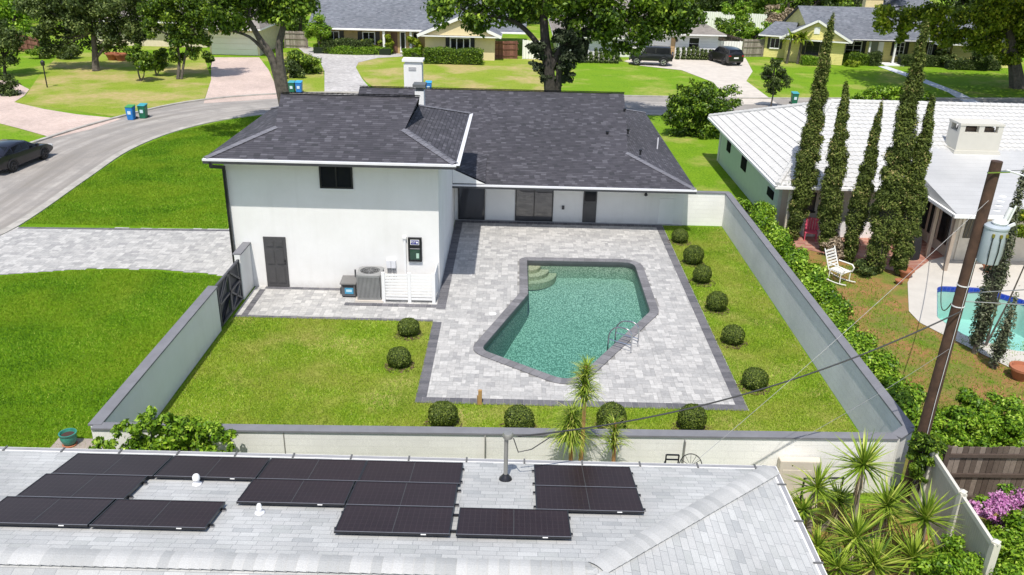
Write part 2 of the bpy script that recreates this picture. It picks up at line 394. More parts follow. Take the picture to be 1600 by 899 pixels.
lawn_sheet('side_lawn', [(-60, 8), (XW-.1, 8), (XW-.1, 30.4), (-11.8, 30.7), (-14.5, 31.05), (-17, 30.95), (-20.05, 30.07), (-23.1, 28.9), (-60, 25)], -.002, G_SIDE)
lawn_sheet('side_lawn', [at(25, 357), at(130, 282), at(200, 240), at(270, 205), at(370, 187), at(430, 170), (-8, 63.4), (9.8, 63.8), (9.8, 36), (-12, 36.02)], -.002, G_SIDE)
lawn_sheet('centre_lawn', [at(*q) for q in ((556, 100), (575, 92), (640, 88), (700, 93), (790, 92), (860, 93), (860, 152), (600, 148), (572, 128), (558, 112))], .002, G_DRY)
lawn_sheet('island_lawn', [at(*q) for q in ((440, 82), (480, 84), (505, 108), (508, 148), (440, 152), (424, 130))], .003, G_DRY)
lawn_sheet('patchy_lawn', [at(*q) for q in ((22, 160), (40, 150), (60, 120), (90, 88), (320, 92), (330, 125), (318, 158), (190, 184))], .003, G_DRY)
lawn_sheet('yellow_house_lawn', [at(*q) for q in ((1170, 90), (1240, 92), (1330, 108), (1560, 118), (1800, 118), (1800, 168), (1240, 162), (1172, 128))], .003, G_FAR)
sheet('neighbour_dirt', [[(10.4, 14), (40, 14), (40, 34), (15, 36), (10.3, 38.5)], NP], -.003, G_DIRT)
lawn_sheet('neighbour_bed', [(5.7, 10), (10.4, 10), (10.4, 17.1), (5.7, 17.1)], -.003, G_DIRT)
# road as a ribbon with along/across UVs
def ribbon(name, L, Rr, z, mat):
    mb_v = []; f = []; uv = []; s = 0
    for i, (a, b) in enumerate(zip(L, Rr)):
        if i: s += ((a+b)/2-(L[i-1]+Rr[i-1])/2).length
        for t in (0, .25, .5, .75, 1): p = a.lerp(b, t); mb_v.append((p.x, p.y, z)); uv.append((s, (b-a).length*t))
        if i:
            for k in range(4): j = (i-1)*5+k; f.append((j, j+1, j+6, j+5))
    me = bpy.data.meshes.new(name); me.from_pydata(mb_v, [], f); u = me.uv_layers.new(name='UVMap')
    for lp in me.loops: u.data[lp.index].uv = uv[lp.vertex_index]
    me.materials.append(mat); o = bpy.data.objects.new(name, me); COL.objects.link(o); o['kind'] = 'structure'; return o
near = [Vector(p) for p in ((-23.6, 5, 0), (-23.6, 20, 0), (-23.3, 31, 0), (-22.6, 35.6, 0), (-23.1, 43, 0), (-23.5, 49.5, 0), (-22.6, 54.8, 0), (-20.1, 59.2, 0), (-15.5, 62.2, 0), (-8, 63.4, 0), (0, 63.7, 0), (9.8, 63.9, 0), (20, 64.4, 0), (40, 66.5, 0), (70, 70, 0))]
far = [Vector(p) for p in ((-31.5, 5, 0), (-31.3, 20, 0), (-31.0, 31, 0), (-30.6, 38, 0), (-30.4, 44, 0), (-29.9, 50, 0), (-28.2, 57.5, 0), (-25.2, 64.2, 0), (-19.5, 68.3, 0), (-10, 70.3, 0), (0, 70.9, 0), (11, 71.2, 0), (21, 71.6, 0), (40, 74, 0), (70, 77.5, 0))]
near_s = spline(near, 6); far_s = spline(far, 6)
ribbon('road', near_s, far_s, .004, ASPH)
def kerb(name, line, w_, h_, mat, z0=-.02):
    mb = MB()
    for i in range(len(line)-1):
        a, b = line[i], line[i+1]
        if (b-a).length < 1e-4: continue
        n0 = (line[min(i+1, len(line)-1)]-line[max(i-1, 0)]); n1 = (line[min(i+2, len(line)-1)]-line[i])
        n0 = Vector((-n0.y, n0.x, 0)).normalized()*w_/2; n1 = Vector((-n1.y, n1.x, 0)).normalized()*w_/2
        p = [a-n0, a+n0, b+n1, b-n1]
        lo = [Vector((q.x, q.y, z0)) for q in p]; hi = [Vector((q.x, q.y, h_)) for q in p]
        mb.face(hi); mb.face([lo[0], hi[0], hi[3], lo[3]]); mb.face([lo[1], lo[2], hi[2], hi[1]])
    o = mb.build(name, mat); o['kind'] = 'structure'; return o
KC = plain('kerb_concrete', (.38, .36, .325), .95, var=.25, scale=1.5, bump=.3); kerb('kerb', near_s, .42, .05, KC); kerb('kerb', far_s, .26, .10, KC)
# drives and paths beyond the road
def pave(name, pix, mat, z=.008): return sheet(name, [[at(*q)[:2] for q in pix]], z, mat)
pave('driveway', ((-60, 120), (22, 128), (46, 140), (38, 150), (22, 160), (70, 171), (120, 179), (190, 186), (140, 203), (83, 216), (30, 201), (-60, 178)), PINK, .011)
pave('driveway', ((330, 90), (405, 90), (420, 110), (440, 154), (318, 162), (330, 125)), PINK, .011)
pave('driveway', ((458, 68), (490, 75), (560, 79), (640, 81), (690, 84), (690, 92), (640, 88), (590, 91), (560, 98), (556, 106), (566, 124), (590, 152), (507, 152), (507, 112), (498, 92), (475, 83)), FARPAVE, .012)
pave('driveway', ((975, 96), (1000, 88), (1110, 88), (1165, 91), (1176, 112), (1166, 127), (1215, 163), (1150, 164), (1112, 128), (1065, 110), (1000, 103)), CONC, .012)
pave('path', ((1372, 104), (1386, 104), (1440, 122), (1495, 143), (1540, 164), (1515, 165), (1480, 144), (1430, 125)), plain('pale_path', (.6, .62, .68), .9, var=.15), .012)
# ------------------------------------------------------------------ paving built paver by paver
def pavers(name, poly, z, mat, unit=.13, angle=0, holes=(), bed=True, uniform=None, gap=.006):
    """random ashlar of 1x1, 1x2, 2x1 and 2x2 stones"""
    P = [tuple(p[:2]) for p in poly]; ca, sa = math.cos(angle), math.sin(angle)
    Q = [(x*ca+y*sa, -x*sa+y*ca) for x, y in P]
    x0 = min(q[0] for q in Q); x1 = max(q[0] for q in Q); y0 = min(q[1] for q in Q); y1 = max(q[1] for q in Q)
    nx = int((x1-x0)/unit)+1; ny = int((y1-y0)/unit)+1; used = np.zeros((nx, ny), bool); mb = MB()
    rnd = random.Random(name+str(len(poly)))
    for j in range(ny):
        for i in range(nx):
            if used[i, j]: continue
            opts = uniform or rnd.choice([[(2, 2), (2, 1), (1, 1)], [(3, 2), (2, 1), (1, 1)], [(2, 1), (1, 1)], [(1, 2), (1, 1)], [(2, 2), (1, 1)]])
            for a, b in opts+[(1, 1)]:
                if i+a <= nx and j+b <= ny and not used[i:i+a, j:j+b].any(): break
            else: a = b = 1
            used[i:i+a, j:j+b] = True
            ax, ay, bx, by = x0+i*unit, y0+j*unit, x0+(i+a)*unit, y0+(j+b)*unit
            cx, cy = (ax+bx)/2, (ay+by)/2; wx, wy = cx*ca-cy*sa, cx*sa+cy*ca
            if not inside(P, wx, wy) or any(inside(h, wx, wy) for h in holes): continue
            g = gap/2; c = [(ax+g, ay+g), (bx-g, ay+g), (bx-g, by-g), (ax+g, by-g)]
            dz = rnd.uniform(-.0012, .0012)
            mb.face([(x*ca-y*sa, x*sa+y*ca, z+dz) for x, y in c], rnd.random())
    o = mb.build(name, mat); o['kind'] = 'structure'
    return o
def strip(name, line, w_, z, mat, unit=.2):
    """soldier course laid along a line; w_ to the left of travel"""
    mb = MB(); rnd = random.Random(3)
    for i in range(len(line)-1):
        a = Vector(line[i][:2]); b = Vector(line[i+1][:2]); L = (b-a).length
        if L < .01: continue
        d = (b-a)/L; n = Vector((-d.y, d.x)); k = max(1, round(L/unit)); s = L/k
        for j in range(k):
            p = a+d*(j*s+.003); q = a+d*((j+1)*s-.003)
            mb.face([(p.x, p.y, z), (q.x, q.y, z), (q.x+n.x*w_, q.y+n.y*w_, z), (p.x+n.x*w_, p.y+n.y*w_, z)], rnd.random())
    o = mb.build(name, mat); o['kind'] = 'structure'; return o
PX0, PX1, PY0 = -2.81, 7.05, 21.33
sheet('patio_bed', [[(PX0, PY0), (PX1, PY0), (PX1, YB), (PX0, YB)], POUT], .002, JOINT)
PA = [(PX0+.02, PY0), (PX1, PY0), (PX1, YB), (PX0, YB)]
pavers('patio', PA, .008, PAVER, holes=[POUT])
sheet('patio_strip_bed', [[(XW, 26.82), (PX0, 26.82), (PX0, 29.62), (XW, 29.62)]], .002, JOINT)
pavers('patio', [(XW, 26.85), (PX0, 26.85), (PX0, 29.6), (XW, 29.6)], .008, PAVER)
EB = .016
strip('patio_border', [(PX0, PY0), (PX1, PY0)], .32, EB, PAVERD); strip('patio_border', [(PX1, PY0+.32), (PX1, 38.05)], .32, EB, PAVERD)
strip('patio_border', [(PX0+.32, 26.8), (PX0, 26.8)][::-1], .01, EB, PAVERD)
strip('patio_border', [(PX0, 26.8), (PX0, PY0+.32)], .32, EB, PAVERD)
strip('patio_border', [(XW, 26.82), (PX0, 26.82)], .17, EB, PAVERD); strip('patio_border', [(PX1-.32, 38.05), (PX0+.32, 38.05)], .36, EB, PAVERD)
strip('patio_border', [(PX0+.02, 38.0), (PX0+.02, 27.9)], .34, EB, PAVERD)
strip('patio_border', [(-9.5, 29.36), (-6.4, 29.36)], .22, EB, PAVERD)
strip('patio_border', [(-6.2, 28.02), (PX0+.02, 28.02)], .26, EB, PAVERD)
strip('patio_border', [(-9.66, 29.3), (-9.66, 26.99)], .22, EB, PAVERD)
DR = [(-22.55, 35.5), (-23.3, 31.2), (-23.2, 28.95), (-20.05, 30.07), (-17, 30.95), (-14.5, 31.05), (-11.8, 30.7), (-10.2, 29.9), (-10.2, 36.02), (-12.65, 36.02)]
sheet('driveway_bed', [DR], .006, JOINT); pavers('driveway', DR, .012, PAVER)
strip('driveway_border', [(-10.3, 35.95), (-22.3, 35.55)], .2, .02, PAVERD)
# ------------------------------------------------------------------ swimming pool
def pool(name, PINN, POUTT, mat_basin, mat_cope, depth, zw, water_mat, label, band=None):
    c = Vector((sum(p[0] for p in PINN)/len(PINN), sum(p[1] for p in PINN)/len(PINN), 0))
    t = thing(name, c, label, 'swimming pool')
    mb = MB(); N = len(PINN)
    top = [(p[0], p[1], .03) for p in PINN]; low = [(p[0], p[1], depth(p[0], p[1])) for p in PINN]
    for i in range(N): j = (i+1) % N; mb.face([top[i], low[i], low[j], top[j]])
    mb.v = list(mb.v)
    bm_ = MB(); bm_.face([(p[0], p[1], depth(p[0], p[1])) for p in PINN][::1])
    wall = mb.build('pool_wall', mat_basin, t)
    # floor
    bm = bmesh.new(); vs = [bm.verts.new(Vector(q)-c) for q in low]
    ed = [bm.edges.new((vs[i], vs[(i+1) % N])) for i in range(N)]
    bmesh.ops.triangle_fill(bm, use_beauty=True, edges=ed); me = bpy.data.meshes.new('pool_floor'); bm.to_mesh(me); bm.free()
    fl = link_mesh(me, 'pool_floor', mat_basin, t, c)
    # coping ring with thickness
    if POUTT is not None:
        mb = MB(); z1 = .045
        for i in range(N):
            j = (i+1) % N; a, b, cc, d = PINN[i], PINN[j], POUTT[j], POUTT[i]
            L = (Vector(b)-Vector(a)).length; k = max(1, round(L/.3))
            for q in range(k):
                u0, u1 = q/k+.006/max(L, .1), (q+1)/k-.006/max(L, .1)
                if L < .3: u0, u1 = 0, 1
                l = lambda p0, p1, u, z: (p0[0]+(p1[0]-p0[0])*u, p0[1]+(p1[1]-p0[1])*u, z)
                sh = random.random(); pa, pb, pc, pd = l(a, b, u0, z1), l(a, b, u1, z1), l(d, cc, u1, z1), l(d, cc, u0, z1)
                mb.face([pd, pc, pb, pa], sh); mb.face([pa, pb, (*pb[:2], -.05), (*pa[:2], -.05)], sh); mb.face([pc, pd, (*pd[:2], -.02), (*pc[:2], -.02)], sh)
            mb.face([l(d, cc, 0, z1-.006), l(d, cc, 1, z1-.006), l(a, b, 1, z1-.006), l(a, b, 0, z1-.006)], 0)
        mb.build('coping', mat_cope, t)
    if band:
        mb = MB()
        IN2 = inset(PINN, .012)
        for i in range(N): j = (i+1) % N; mb.face([(*IN2[i], .02), (*IN2[i], -.2), (*IN2[j], -.2), (*IN2[j], .02)]); mb.face([(*IN2[i], .02), (*IN2[j], .02), (*PINN[j], .03), (*PINN[i], .03)])
        mb.build('tile_band', band, t)
    # water body
    IW = inset(PINN, -.06)
    bm = bmesh.new(); n = len(IW)
    tv = [bm.verts.new((p[0], p[1], zw)) for p in IW]; bv = [bm.verts.new((p[0], p[1], depth(p[0], p[1])-.15)) for p in IW]
    for i in range(n): bm.faces.new((tv[i], bv[i], bv[(i+1) % n], tv[(i+1) % n]))
    for vv in (tv, bv):
        ed = [bm.edges.get((vv[i], vv[(i+1) % n])) for i in range(n)]; bmesh.ops.triangle_fill(bm, use_beauty=True, edges=ed)
    bmesh.ops.recalc_face_normals(bm, faces=bm.faces)
    me = bpy.data.meshes.new('pool_water'); bm.to_mesh(me); bm.free(); me.materials.append(water_mat)
    wo = bpy.data.objects.new('pool_water', me); COL.objects.link(wo); wo['kind'] = 'structure'
    return t
def water(name, absorb, dens, ripple=2.2, gl=(.9, .97, 1)):
    t = NT(name); t.t.nodes.remove(t.b)
    tr = t.n('ShaderNodeBsdfTransparent'); g = t.n('ShaderNodeBsdfGlossy'); g.inputs['Roughness'].default_value = .16; g.inputs['Color'].default_value = (*gl, 1)
    nz = t.noise(ripple, 3, .5); nz2 = t.noise(ripple*4, 3, .6)
    bp = t.n('ShaderNodeBump'); bp.inputs['Strength'].default_value = .35; bp.inputs['Distance'].default_value = .008
    t.l(t.math('ADD', nz, t.math('MULTIPLY', nz2, .4)), bp.inputs['Height']); t.l(bp.outputs[0], g.inputs['Normal'])
    fr = t.n('ShaderNodeFresnel'); fr.inputs[0].default_value = 1.33; t.l(bp.outputs[0], fr.inputs['Normal'])
    mx = t.n('ShaderNodeMixShader'); t.l(fr.outputs[0], mx.inputs[0]); t.l(tr.outputs[0], mx.inputs[1]); t.l(g.outputs[0], mx.inputs[2])
    t.l(mx.outputs[0], t.out.inputs['Surface'])
    va = t.n('ShaderNodeVolumeAbsorption'); va.inputs['Color'].default_value = (*absorb, 1); va.inputs['Density'].default_value = dens
    t.l(va.outputs[0], t.out.inputs['Volume']); return t.m
def speckle(name, a, b, c, sc=7):
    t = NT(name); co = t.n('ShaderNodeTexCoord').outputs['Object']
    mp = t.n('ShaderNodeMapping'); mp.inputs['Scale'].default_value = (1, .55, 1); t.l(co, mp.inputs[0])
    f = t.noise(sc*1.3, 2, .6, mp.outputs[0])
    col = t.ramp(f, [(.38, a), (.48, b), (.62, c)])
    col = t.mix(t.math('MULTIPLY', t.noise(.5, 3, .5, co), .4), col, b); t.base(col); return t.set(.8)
WATER = water('pool_water_green', (.13, .74, .70), .30, 24)
WATER2 = water('pool_water_blue', (.22, .84, .82), .16)
BASIN = speckle('ripple_dapple_plaster', (.10, .165, .125), (.20, .28, .215), (.50, .56, .47), 17)  # light and dark ripple dapples of the water painted into the basin colour
BASIN2 = plain('aqua_plaster', (.44, .60, .55), .7, var=.05)
def dep(x, y): return -(.75+max(0, min(1.0, (31.5-y)*.14)))
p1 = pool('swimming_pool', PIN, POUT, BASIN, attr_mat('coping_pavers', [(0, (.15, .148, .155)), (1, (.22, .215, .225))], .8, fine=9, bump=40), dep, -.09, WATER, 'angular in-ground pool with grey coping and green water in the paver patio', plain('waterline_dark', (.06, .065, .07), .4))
cx, cy = PIN[0]; STEPM = speckle('step_plaster', (.22, .23, .15), (.31, .32, .21), (.42, .42, .30), 14)
for k, (r_, z1) in enumerate(((1.22, -.52), (.88, -.36), (.52, -.2))):
    mb = MB(); n = 14; arc = [(cx+.02+r_*math.sin(math.pi/2*i/n)*.98, cy-.02-r_*math.cos(math.pi/2*i/n)) for i in range(n+1)]
    mb.face([(cx+.02, cy-.02, z1)]+[(a, b, z1) for a, b in arc])
    for i in range(n): mb.face([(*arc[i], z1), (*arc[i], -.8), (*arc[i+1], -.8), (*arc[i+1], z1)])
    mb.build('pool_step', STEPM, p1)
pt = NT('floor_drain_white'); pt.base((.75, .78, .76)); DRW = pt.set(.5)
q = at(873, 590); MB().lathe([(.0, .02), (.14, .02), (.14, .0)], (q.x-.25, q.y-1.1+1.45, dep(0, q.y)), 16).build('drain_cover', DRW, p1)
BLUET = tiles('blue_waterline_tile', .15, .15, [(.01, .03, .30), (.015, .05, .42), (.02, .04, .35)], (.3, .3, .35), gap=.008, rough=.2, bump=.2)
ND = [at(*q)[:2] for q in ((1480, 400), (1452, 408), (1425, 428), (1418, 442), (1420, 487), (1437, 505), (1480, 527), (1583, 578), (1660, 585), (1900, 585), (1800, 400))]
sheet('pool_deck', [ND, NP], .02, DECKC)
pool('swimming_pool', NP, None, BASIN2, None, lambda x, y: -1.4, -.10, WATER2, 'turquoise neighbour pool with blue tiled rim in a pale deck', BLUET)
sheet('brick_patio', [[at(*q)[:2] for q in ((1240, 352), (1440, 352), (1500, 392), (1480, 402), (1452, 410), (1425, 428), (1400, 425), (1320, 405), (1240, 385))]], .012, BRICKP)
# ladder rails
lad = at(985, 533); t = thing('pool_ladder', lad, 'pair of curved chrome grab rails at the right edge of the green pool', 'pool ladder')
ed_ = (Vector(pool_in[4][:2])-Vector(pool_in[3][:2])) if False else None
pa, pb = Vector(pool_in[3][:2]), Vector(pool_in[4][:2]); dd = (pb-pa).normalized(); nn = Vector((-dd.y, dd.x))   # nn: into the pool
if nn.x > 0: nn = -nn
mid = Vector(at(977, 522)[:2]); mid = pa+dd*((mid-pa).dot(dd)-.95)-nn*.1
for s in (-.29, .29):
    b = mid+dd*s; P = [(-.62, .04), (-.62, .5), (-.58, .72), (-.42, .84), (-.2, .84), (0.0, .78), (.16, .6), (.22, .3), (.22, -.6)]
    MB().tube([(b.x+nn.x*x, b.y+nn.y*x, z) for x, z in [(v.x, v.y) for v in spline([(a_, b_, 0) for a_, b_ in P], 5)]], .024, 8).build('grab_rail', CHROME, t, smooth=True)
    MB().tube([(b.x-nn.x*.6, b.y-nn.y*.6, .3), (b.x+nn.x*.2, b.y+nn.y*.2, .3)], .018, 8).build('cross_rail', CHROME, t, smooth=True)
for z in (-.3, -.6):
    a = mid+dd*-.29+nn*.22; b = mid+dd*.29+nn*.22; MB().beam((a.x, a.y, z), (b.x, b.y, z), .08, .03).build('rung', CHROME, t)
# white round skimmer lid on the patio
q = at(770, 491); t = thing('skimmer_lid', (q.x, q.y, 0), 'small white round lid set flush in the patio left of the pool', 'skimmer lid')
MB().lathe([(.11, .008), (.13, .012), (.13, .02), (.1, .024), (.02, .024)], (q.x, q.y, 0), 20).build('lid', WHITE, t)
# ------------------------------------------------------------------ roofs
class Roof:
    """hip roof with gablets; side 'n' none, 'h' hip, 'g' plain gable, 'd' dutch gable (ridge end given)"""
    def __init__(s, x0, x1, y0, y1, z, zr, xl, xr, kl='d', kr='d', T=None):
        s.__dict__.update(locals()); s.ym = (y0+y1)/2; s.p = (zr-z)/(s.ym-y0)
    def surf(s, y): return s.z+s.p*(min(y, s.y1+s.y0-y)-s.y0)
    def faces(s):
        x0, x1, y0, y1, z, zr, ym, p = s.x0, s.x1, s.y0, s.y1, s.z, s.zr, s.ym, s.p
        F = []; front = [(x0, y0, z), (x1, y0, z)]; back = [(x1, y1, z), (x0, y1, z)]; s.caps = []; s.gab = []
        def side(k, xe, xg, sg):
            # returns the points climbing from front eave corner to ridge, at this end
            if k == 'g': return [(xe, ym, zr)], [(xe, ym, zr)]
            d = abs(xe-xg)
            if k == 'h': F.append([(xe, y0, z), (xe, y1, z), (xg, ym, zr)][::sg]); s.caps += [((xe, y0, z), (xg, ym, zr)), ((xe, y1, z), (xg, ym, zr))]; return [(xg, ym, zr)], [(xg, ym, zr)]
            zz = z+p*d; over = .32*sg
            a = (xg, y0+d, zz); b = (xg, y1-d, zz)
            F.append([(xe, y0, z), (xe, y1, z), b, a][::sg]); s.gab.append([(xg-.05*sg, y0+d, zz), (xg-.05*sg, y1-d, zz), (xg-.05*sg, ym, zr-.02)][::sg])
            s.caps += [((xe, y0, z), a), ((xe, y1, z), b)]
            return [a, (xg+over, ym, zr)], [b, (xg+over, ym, zr)]
        ra, rb = side(s.kr, x1, s.xr, 1); la, lb = side(s.kl, x0, s.xl, -1)
        F.append(front+ra+la[::-1]); F.append(back+lb+rb[::-1])
        s.ridge = (la[-1], ra[-1]); return F
def make_roof(r, parent, mat, capmat, gabmat, fascia=None, gutter=None, guard=None, th=.09, caps=True, ridgecap=True, gdep=.13):
    mb = MB(r.T); F = r.faces()
    for f in F: mb.face(f)
    ro = mb.build('roof', mat, parent)
    if r.gab or 'g' in (r.kl, r.kr):
        for f in r.gab: MB(r.T).face(f).build('gable', gabmat, parent)
        for k, xe, sg in ((r.kr, r.x1, 1), (r.kl, r.x0, -1)):
            if k == 'g': xi = xe-.3*sg; MB(r.T).face([(xi, r.y0+.3, r.z), (xi, r.y1-.3, r.z), (xi, r.ym, r.zr-.1)][::sg]).build('gable', gabmat, parent)
    if caps:
        for a, b in r.caps:
            c = MB(r.T)
            a = Vector(a); b = Vector(b); d = (b-a); L = d.length; d.normalize(); sd_ = Vector((-d.y, d.x, 0)).normalized()*.16; dn = Vector((0, 0, -.05))
            n = int(L/.2); o = Vector((0, 0, .035))
            for i in range(n):
                p = a+d*L*i/n; q = a+d*L*(i+1.15)/n; up = Vector((0, 0, .012))
                c.face([p+o+up, p+sd_+dn+o+up, q+sd_+dn+o, q+o]); c.face([p+o+up, q+o, q-sd_+dn+o, p-sd_+dn+o+up])
            c.build('hip_cap', capmat, ro)
        if ridgecap:
            c = MB(r.T); a, b = map(Vector, r.ridge); n = max(1, int((b-a).length/.2)); o = Vector((0, 0, .03)); s_ = Vector((0, .15, -.05))
            for i in range(n):
                p = a.lerp(b, i/n); q = a.lerp(b, (i+1.1)/n); up = Vector((0, 0, .012))
                c.face([p+o+up, q+o, q+o+s_, p+o+up+s_][::-1]); c.face([p+o+up, q+o, q+o-s_, p+o+up-s_])
            c.build('ridge_cap', capmat, ro)
    x0, x1, y0, y1, z = r.x0, r.x1, r.y0, r.y1, r.z
    sf = MB(r.T); sf.face([(x0, y0, z-th-.02), (x0, y1, z-th-.02), (x1, y1, z-th-.02), (x1, y0, z-th-.02)]); sf.build('soffit', WHITE if fascia is not CHAR else plain('soffit_grey', (.5, .5, .52)), parent)
    f = MB(r.T); e = .02
    f.box(x0-e, x1+e, y0-e, y0, z-th-.05, z-.004); f.box(x0-e, x1+e, y1, y1+e, z-th-.05, z-.004); f.box(x0-e, x0, y0, y1, z-th-.05, z-.004); f.box(x1, x1+e, y0, y1, z-th-.05, z-.004)
    f.build('fascia', fascia or WHITE, parent)
    if gutter:
        for sd_ in gutter[1]:
            g = MB(r.T); h = MB(r.T); d = gdep
            if sd_ == 'f': g.box(x0-.03, x1+.03, y0-d-e-.002, y0-e-.002, z-.17, z-.078); h.box(x0-.04, x1+.04, y0-d-e-.012, y0+.05, z-.075, z-.008)
            if sd_ == 'r': g.box(x1+e+.002, x1+e+d, y0-.1, y1, z-.14, z-.03); h.box(x1-.05, x1+e+d+.01, y0-.16, y1, z-.0265, z-.0075)
            if sd_ == 'l': g.box(x0-e-d, x0-e-.002, y0-.1, y1, z-.14, z-.03); h.box(x0-e-d-.01, x0+.05, y0-.16, y1, z-.0265, z-.0075)
            go = g.build('gutter', gutter[0], parent); 
            if guard: h.build('gutter_guard', guard, go)
    return ro
def window(parent, x0, x1, z0, z1, y, fmat=WHITE, gmat=GLASS, mull=1, T=None, fw=.05, rows=1, shutters=None, shmat=None, sill=True, d=.05):
    f = MB(T); f.box(x0, x1, y-d, y, z0, z0+fw); f.box(x0, x1, y-d, y, z1-fw, z1); f.box(x0, x0+fw, y-d, y, z0+fw, z1-fw); f.box(x1-fw, x1, y-d, y, z0+fw, z1-fw)
    for i in range(1, mull+1): xm = x0+(x1-x0)*i/(mull+1); f.box(xm-fw*.4, xm+fw*.4, y-d+.004, y, z0+fw, z1-fw)
    for i in range(1, rows): zm = z0+(z1-z0)*i/rows; f.box(x0+fw, x1-fw, y-d+.006, y, zm-.015, zm+.015)
    fo = f.build('window', fmat, parent); g = MB(T); g.box(x0+fw*.6, x1-fw*.6, y-.02, y-.004, z0+fw*.6, z1-fw*.6); g.build('pane', gmat, fo)
    if sill: s_ = MB(T); s_.box(x0-.05, x1+.05, y-.1, y+.002, z0-.06, z0-.002); s_.build('sill', fmat, fo)
    if shutters:
        for a, b in ((x0-shutters-.04, x0-.04), (x1+.04, x1+.04+shutters)):
            s_ = MB(T); s_.box(a, b, y-.05, y-.002, z0-.03, z1+.03)
            for k in range(8): zz = z0+(z1-z0)*(k+.3)/8; s_.box(a+.05, b-.05, y-.062, y-.05, zz, zz+.05)
            s_.build('shutter', shmat or BLK, fo)
    return fo
def door(parent, x0, x1, z0, z1, y, mat, T=None, hx=1, panels=True, knob=None):
    m = MB(T); m.box(x0, x1, y-.045, y-.003, z0, z1)
    if panels:
        W = x1-x0; H_ = z1-z0
        for a, b in ((.12, .45), (.55, .88)):
            for c, d in ((.08, .4), (.46, .76), (.81, .93)):
                m.box(x0+W*a, x0+W*b, y-.062, y-.045, z0+H_*c, z0+H_*d)
                m.box(x0+W*a+.03, x0+W*b-.03, y-.07, y-.062, z0+H_*c+.03, z0+H_*d-.03)
    o = m.build('door', mat, parent); xk = x1-.08 if hx > 0 else x0+.08
    k = MB(T); k.lathe([(.0, -.01), (.03, 0), (.035, .03), (.02, .05), (0, .055)], (xk, y-.05, z0+.95), 10, 'y'); k.box(xk-.02, xk+.02, y-.08, y-.045, z0+1.05, z0+1.12)
    k.build('handle', knob or BLK, o); return o
# ------------------------------------------------------------------ the white two-storey house
MH = thing('house', (-3, 38, 0), 'large white house with charcoal shingle roofs and a two-storey garage wing behind the pool patio', 'house')
GX0, GX1, GY0, GY1 = -10.6, -2.81, 29.6, 36.9
mb = MB(); mb.box(GX0, GX1, GY0, GY1, 0, 5.13); mb.build('garage_wall', STUCCO, MH)
mb = MB(); mb.box(-10.2, 8.0, 38.1, 52.4, 0, 2.2); mb.box(-10.2, -2.83, 36.9, 38.1, 0, 2.2); mb.build('main_wall', STUCCO, MH)
gr = Roof(-10.95, -2.12, 28.77, 37.45, 5.25, 6.75, -8.95, -4.15)
make_roof(gr, MH, SH_MAIN, SH_CAP, plain('dark_gable', (.06, .06, .07), .8), CHAR, (CHAR, 'fr'), GUT)
mr = Roof(-10.5, 8.08, 36.3, 53.1, 2.32, 5.0, -8.0, 5.3)
make_roof(mr, MH, SH_MAIN, SH_CAP, plain('dark_gable', (.06, .06, .07), .8), CHAR, (CHAR, 'f'), GUT)
# small cricket roof where the pool wing meets the garage wall
c_ = MB(); c_.mesh([(-2.8, 36.25, 3.05), (-1.35, 36.25, 2.42), (-1.35, 38.6, 3.1), (-2.8, 38.6, 3.2)], [(0, 1, 2, 3)]); c_.build('cricket_roof', SH_MAIN, MH)
c_ = MB(); c_.mesh([(-2.8, 36.22, 3.0), (-2.8, 36.22, 2.36), (-1.35, 36.22, 2.36)], [(0, 1, 2)]); c_.build('cricket_side', WHITE, MH)
door(MH, -9.43, -8.59, .02, 2.05, GY0, plain('dark_grey_door', (.07, .068, .07), .5), hx=1)
window(MH, -7.14, -5.93, 4.0, 4.87, GY0, BLK, GLASS, 1, fw=.06, sill=False)
MB().box(-7.18, -5.89, GY0-.06, GY0-.002, 3.93, 3.995).build('window_sill', WHITE, MH)
# slider doors and back door of the pool wing
for (a, b, m_) in ((-2.68, -1.42, 0), (.03, 1.82, 1)):
    window(MH, a, b, .04, 2.06, 38.1, BLK, GLASS2, m_, fw=.05, sill=False)
do = door(MH, 3.24, 3.88, .04, 2.05, 38.1, plain('dark_grey_door', (.07, .068, .07), .5), hx=-1, panels=False)
MB().box(3.3, 3.82, 38.03, 38.05, 1.1, 1.9).build('door_pane', GLASS, do)
mb = MB(); mb.box(-1.36, -.02, 38.07, 38.099, .06, 2.0); mb.build('fixed_panel', WHITE, MH)
mb = MB(); mb.box(6.85, 7.55, 38.07, 38.099, .06, 1.3); mb.build('access_panel', WHITE, MH)
mb = MB(); mb.box(-2.81, 8.0, 38.02, 38.098, -.01, .035); mb.build('door_threshold', plain('sill_grey', (.4, .4, .41)), MH)
for x, z in ((2.3, .75),): mb = MB(); mb.box(x-.06, x+.06, 38.04, 38.1, z-.09, z+.09); mb.build('outlet_cover', CHAR, MH)
mb = MB(); mb.tube([(6.15, 38.0, 2.2), (6.15, 37.95, 1.65)], .02, 6); mb.lathe([(.0, -.12), (.09, -.06), (.05, .05), (.02, .1)], (6.15, 37.95, 1.55), 10); mb.build('wall_lantern', BLK, MH)
mb = MB(); mb.lathe([(.0, 0), (.09, .0), (.09, .06), (.03, .1)], (7.4, 37.7, 2.05), 10); mb.build('flood_lamp', BLK, MH)
# downpipe at the front left corner
mb = MB()
for a, b in (((-10.72, 28.66, 5.14), (-10.72, 28.66, 4.95)), ((-10.72, 28.66, 4.97), (-10.58, 29.5, 4.72)), ((-10.58, 29.5, 4.75), (-10.58, 29.5, .1)), ((-10.58, 29.5, .12), (-10.72, 29.25, .05))): mb.beam(a, b, .09, .12)
mb.build('downpipe', BLK, MH)
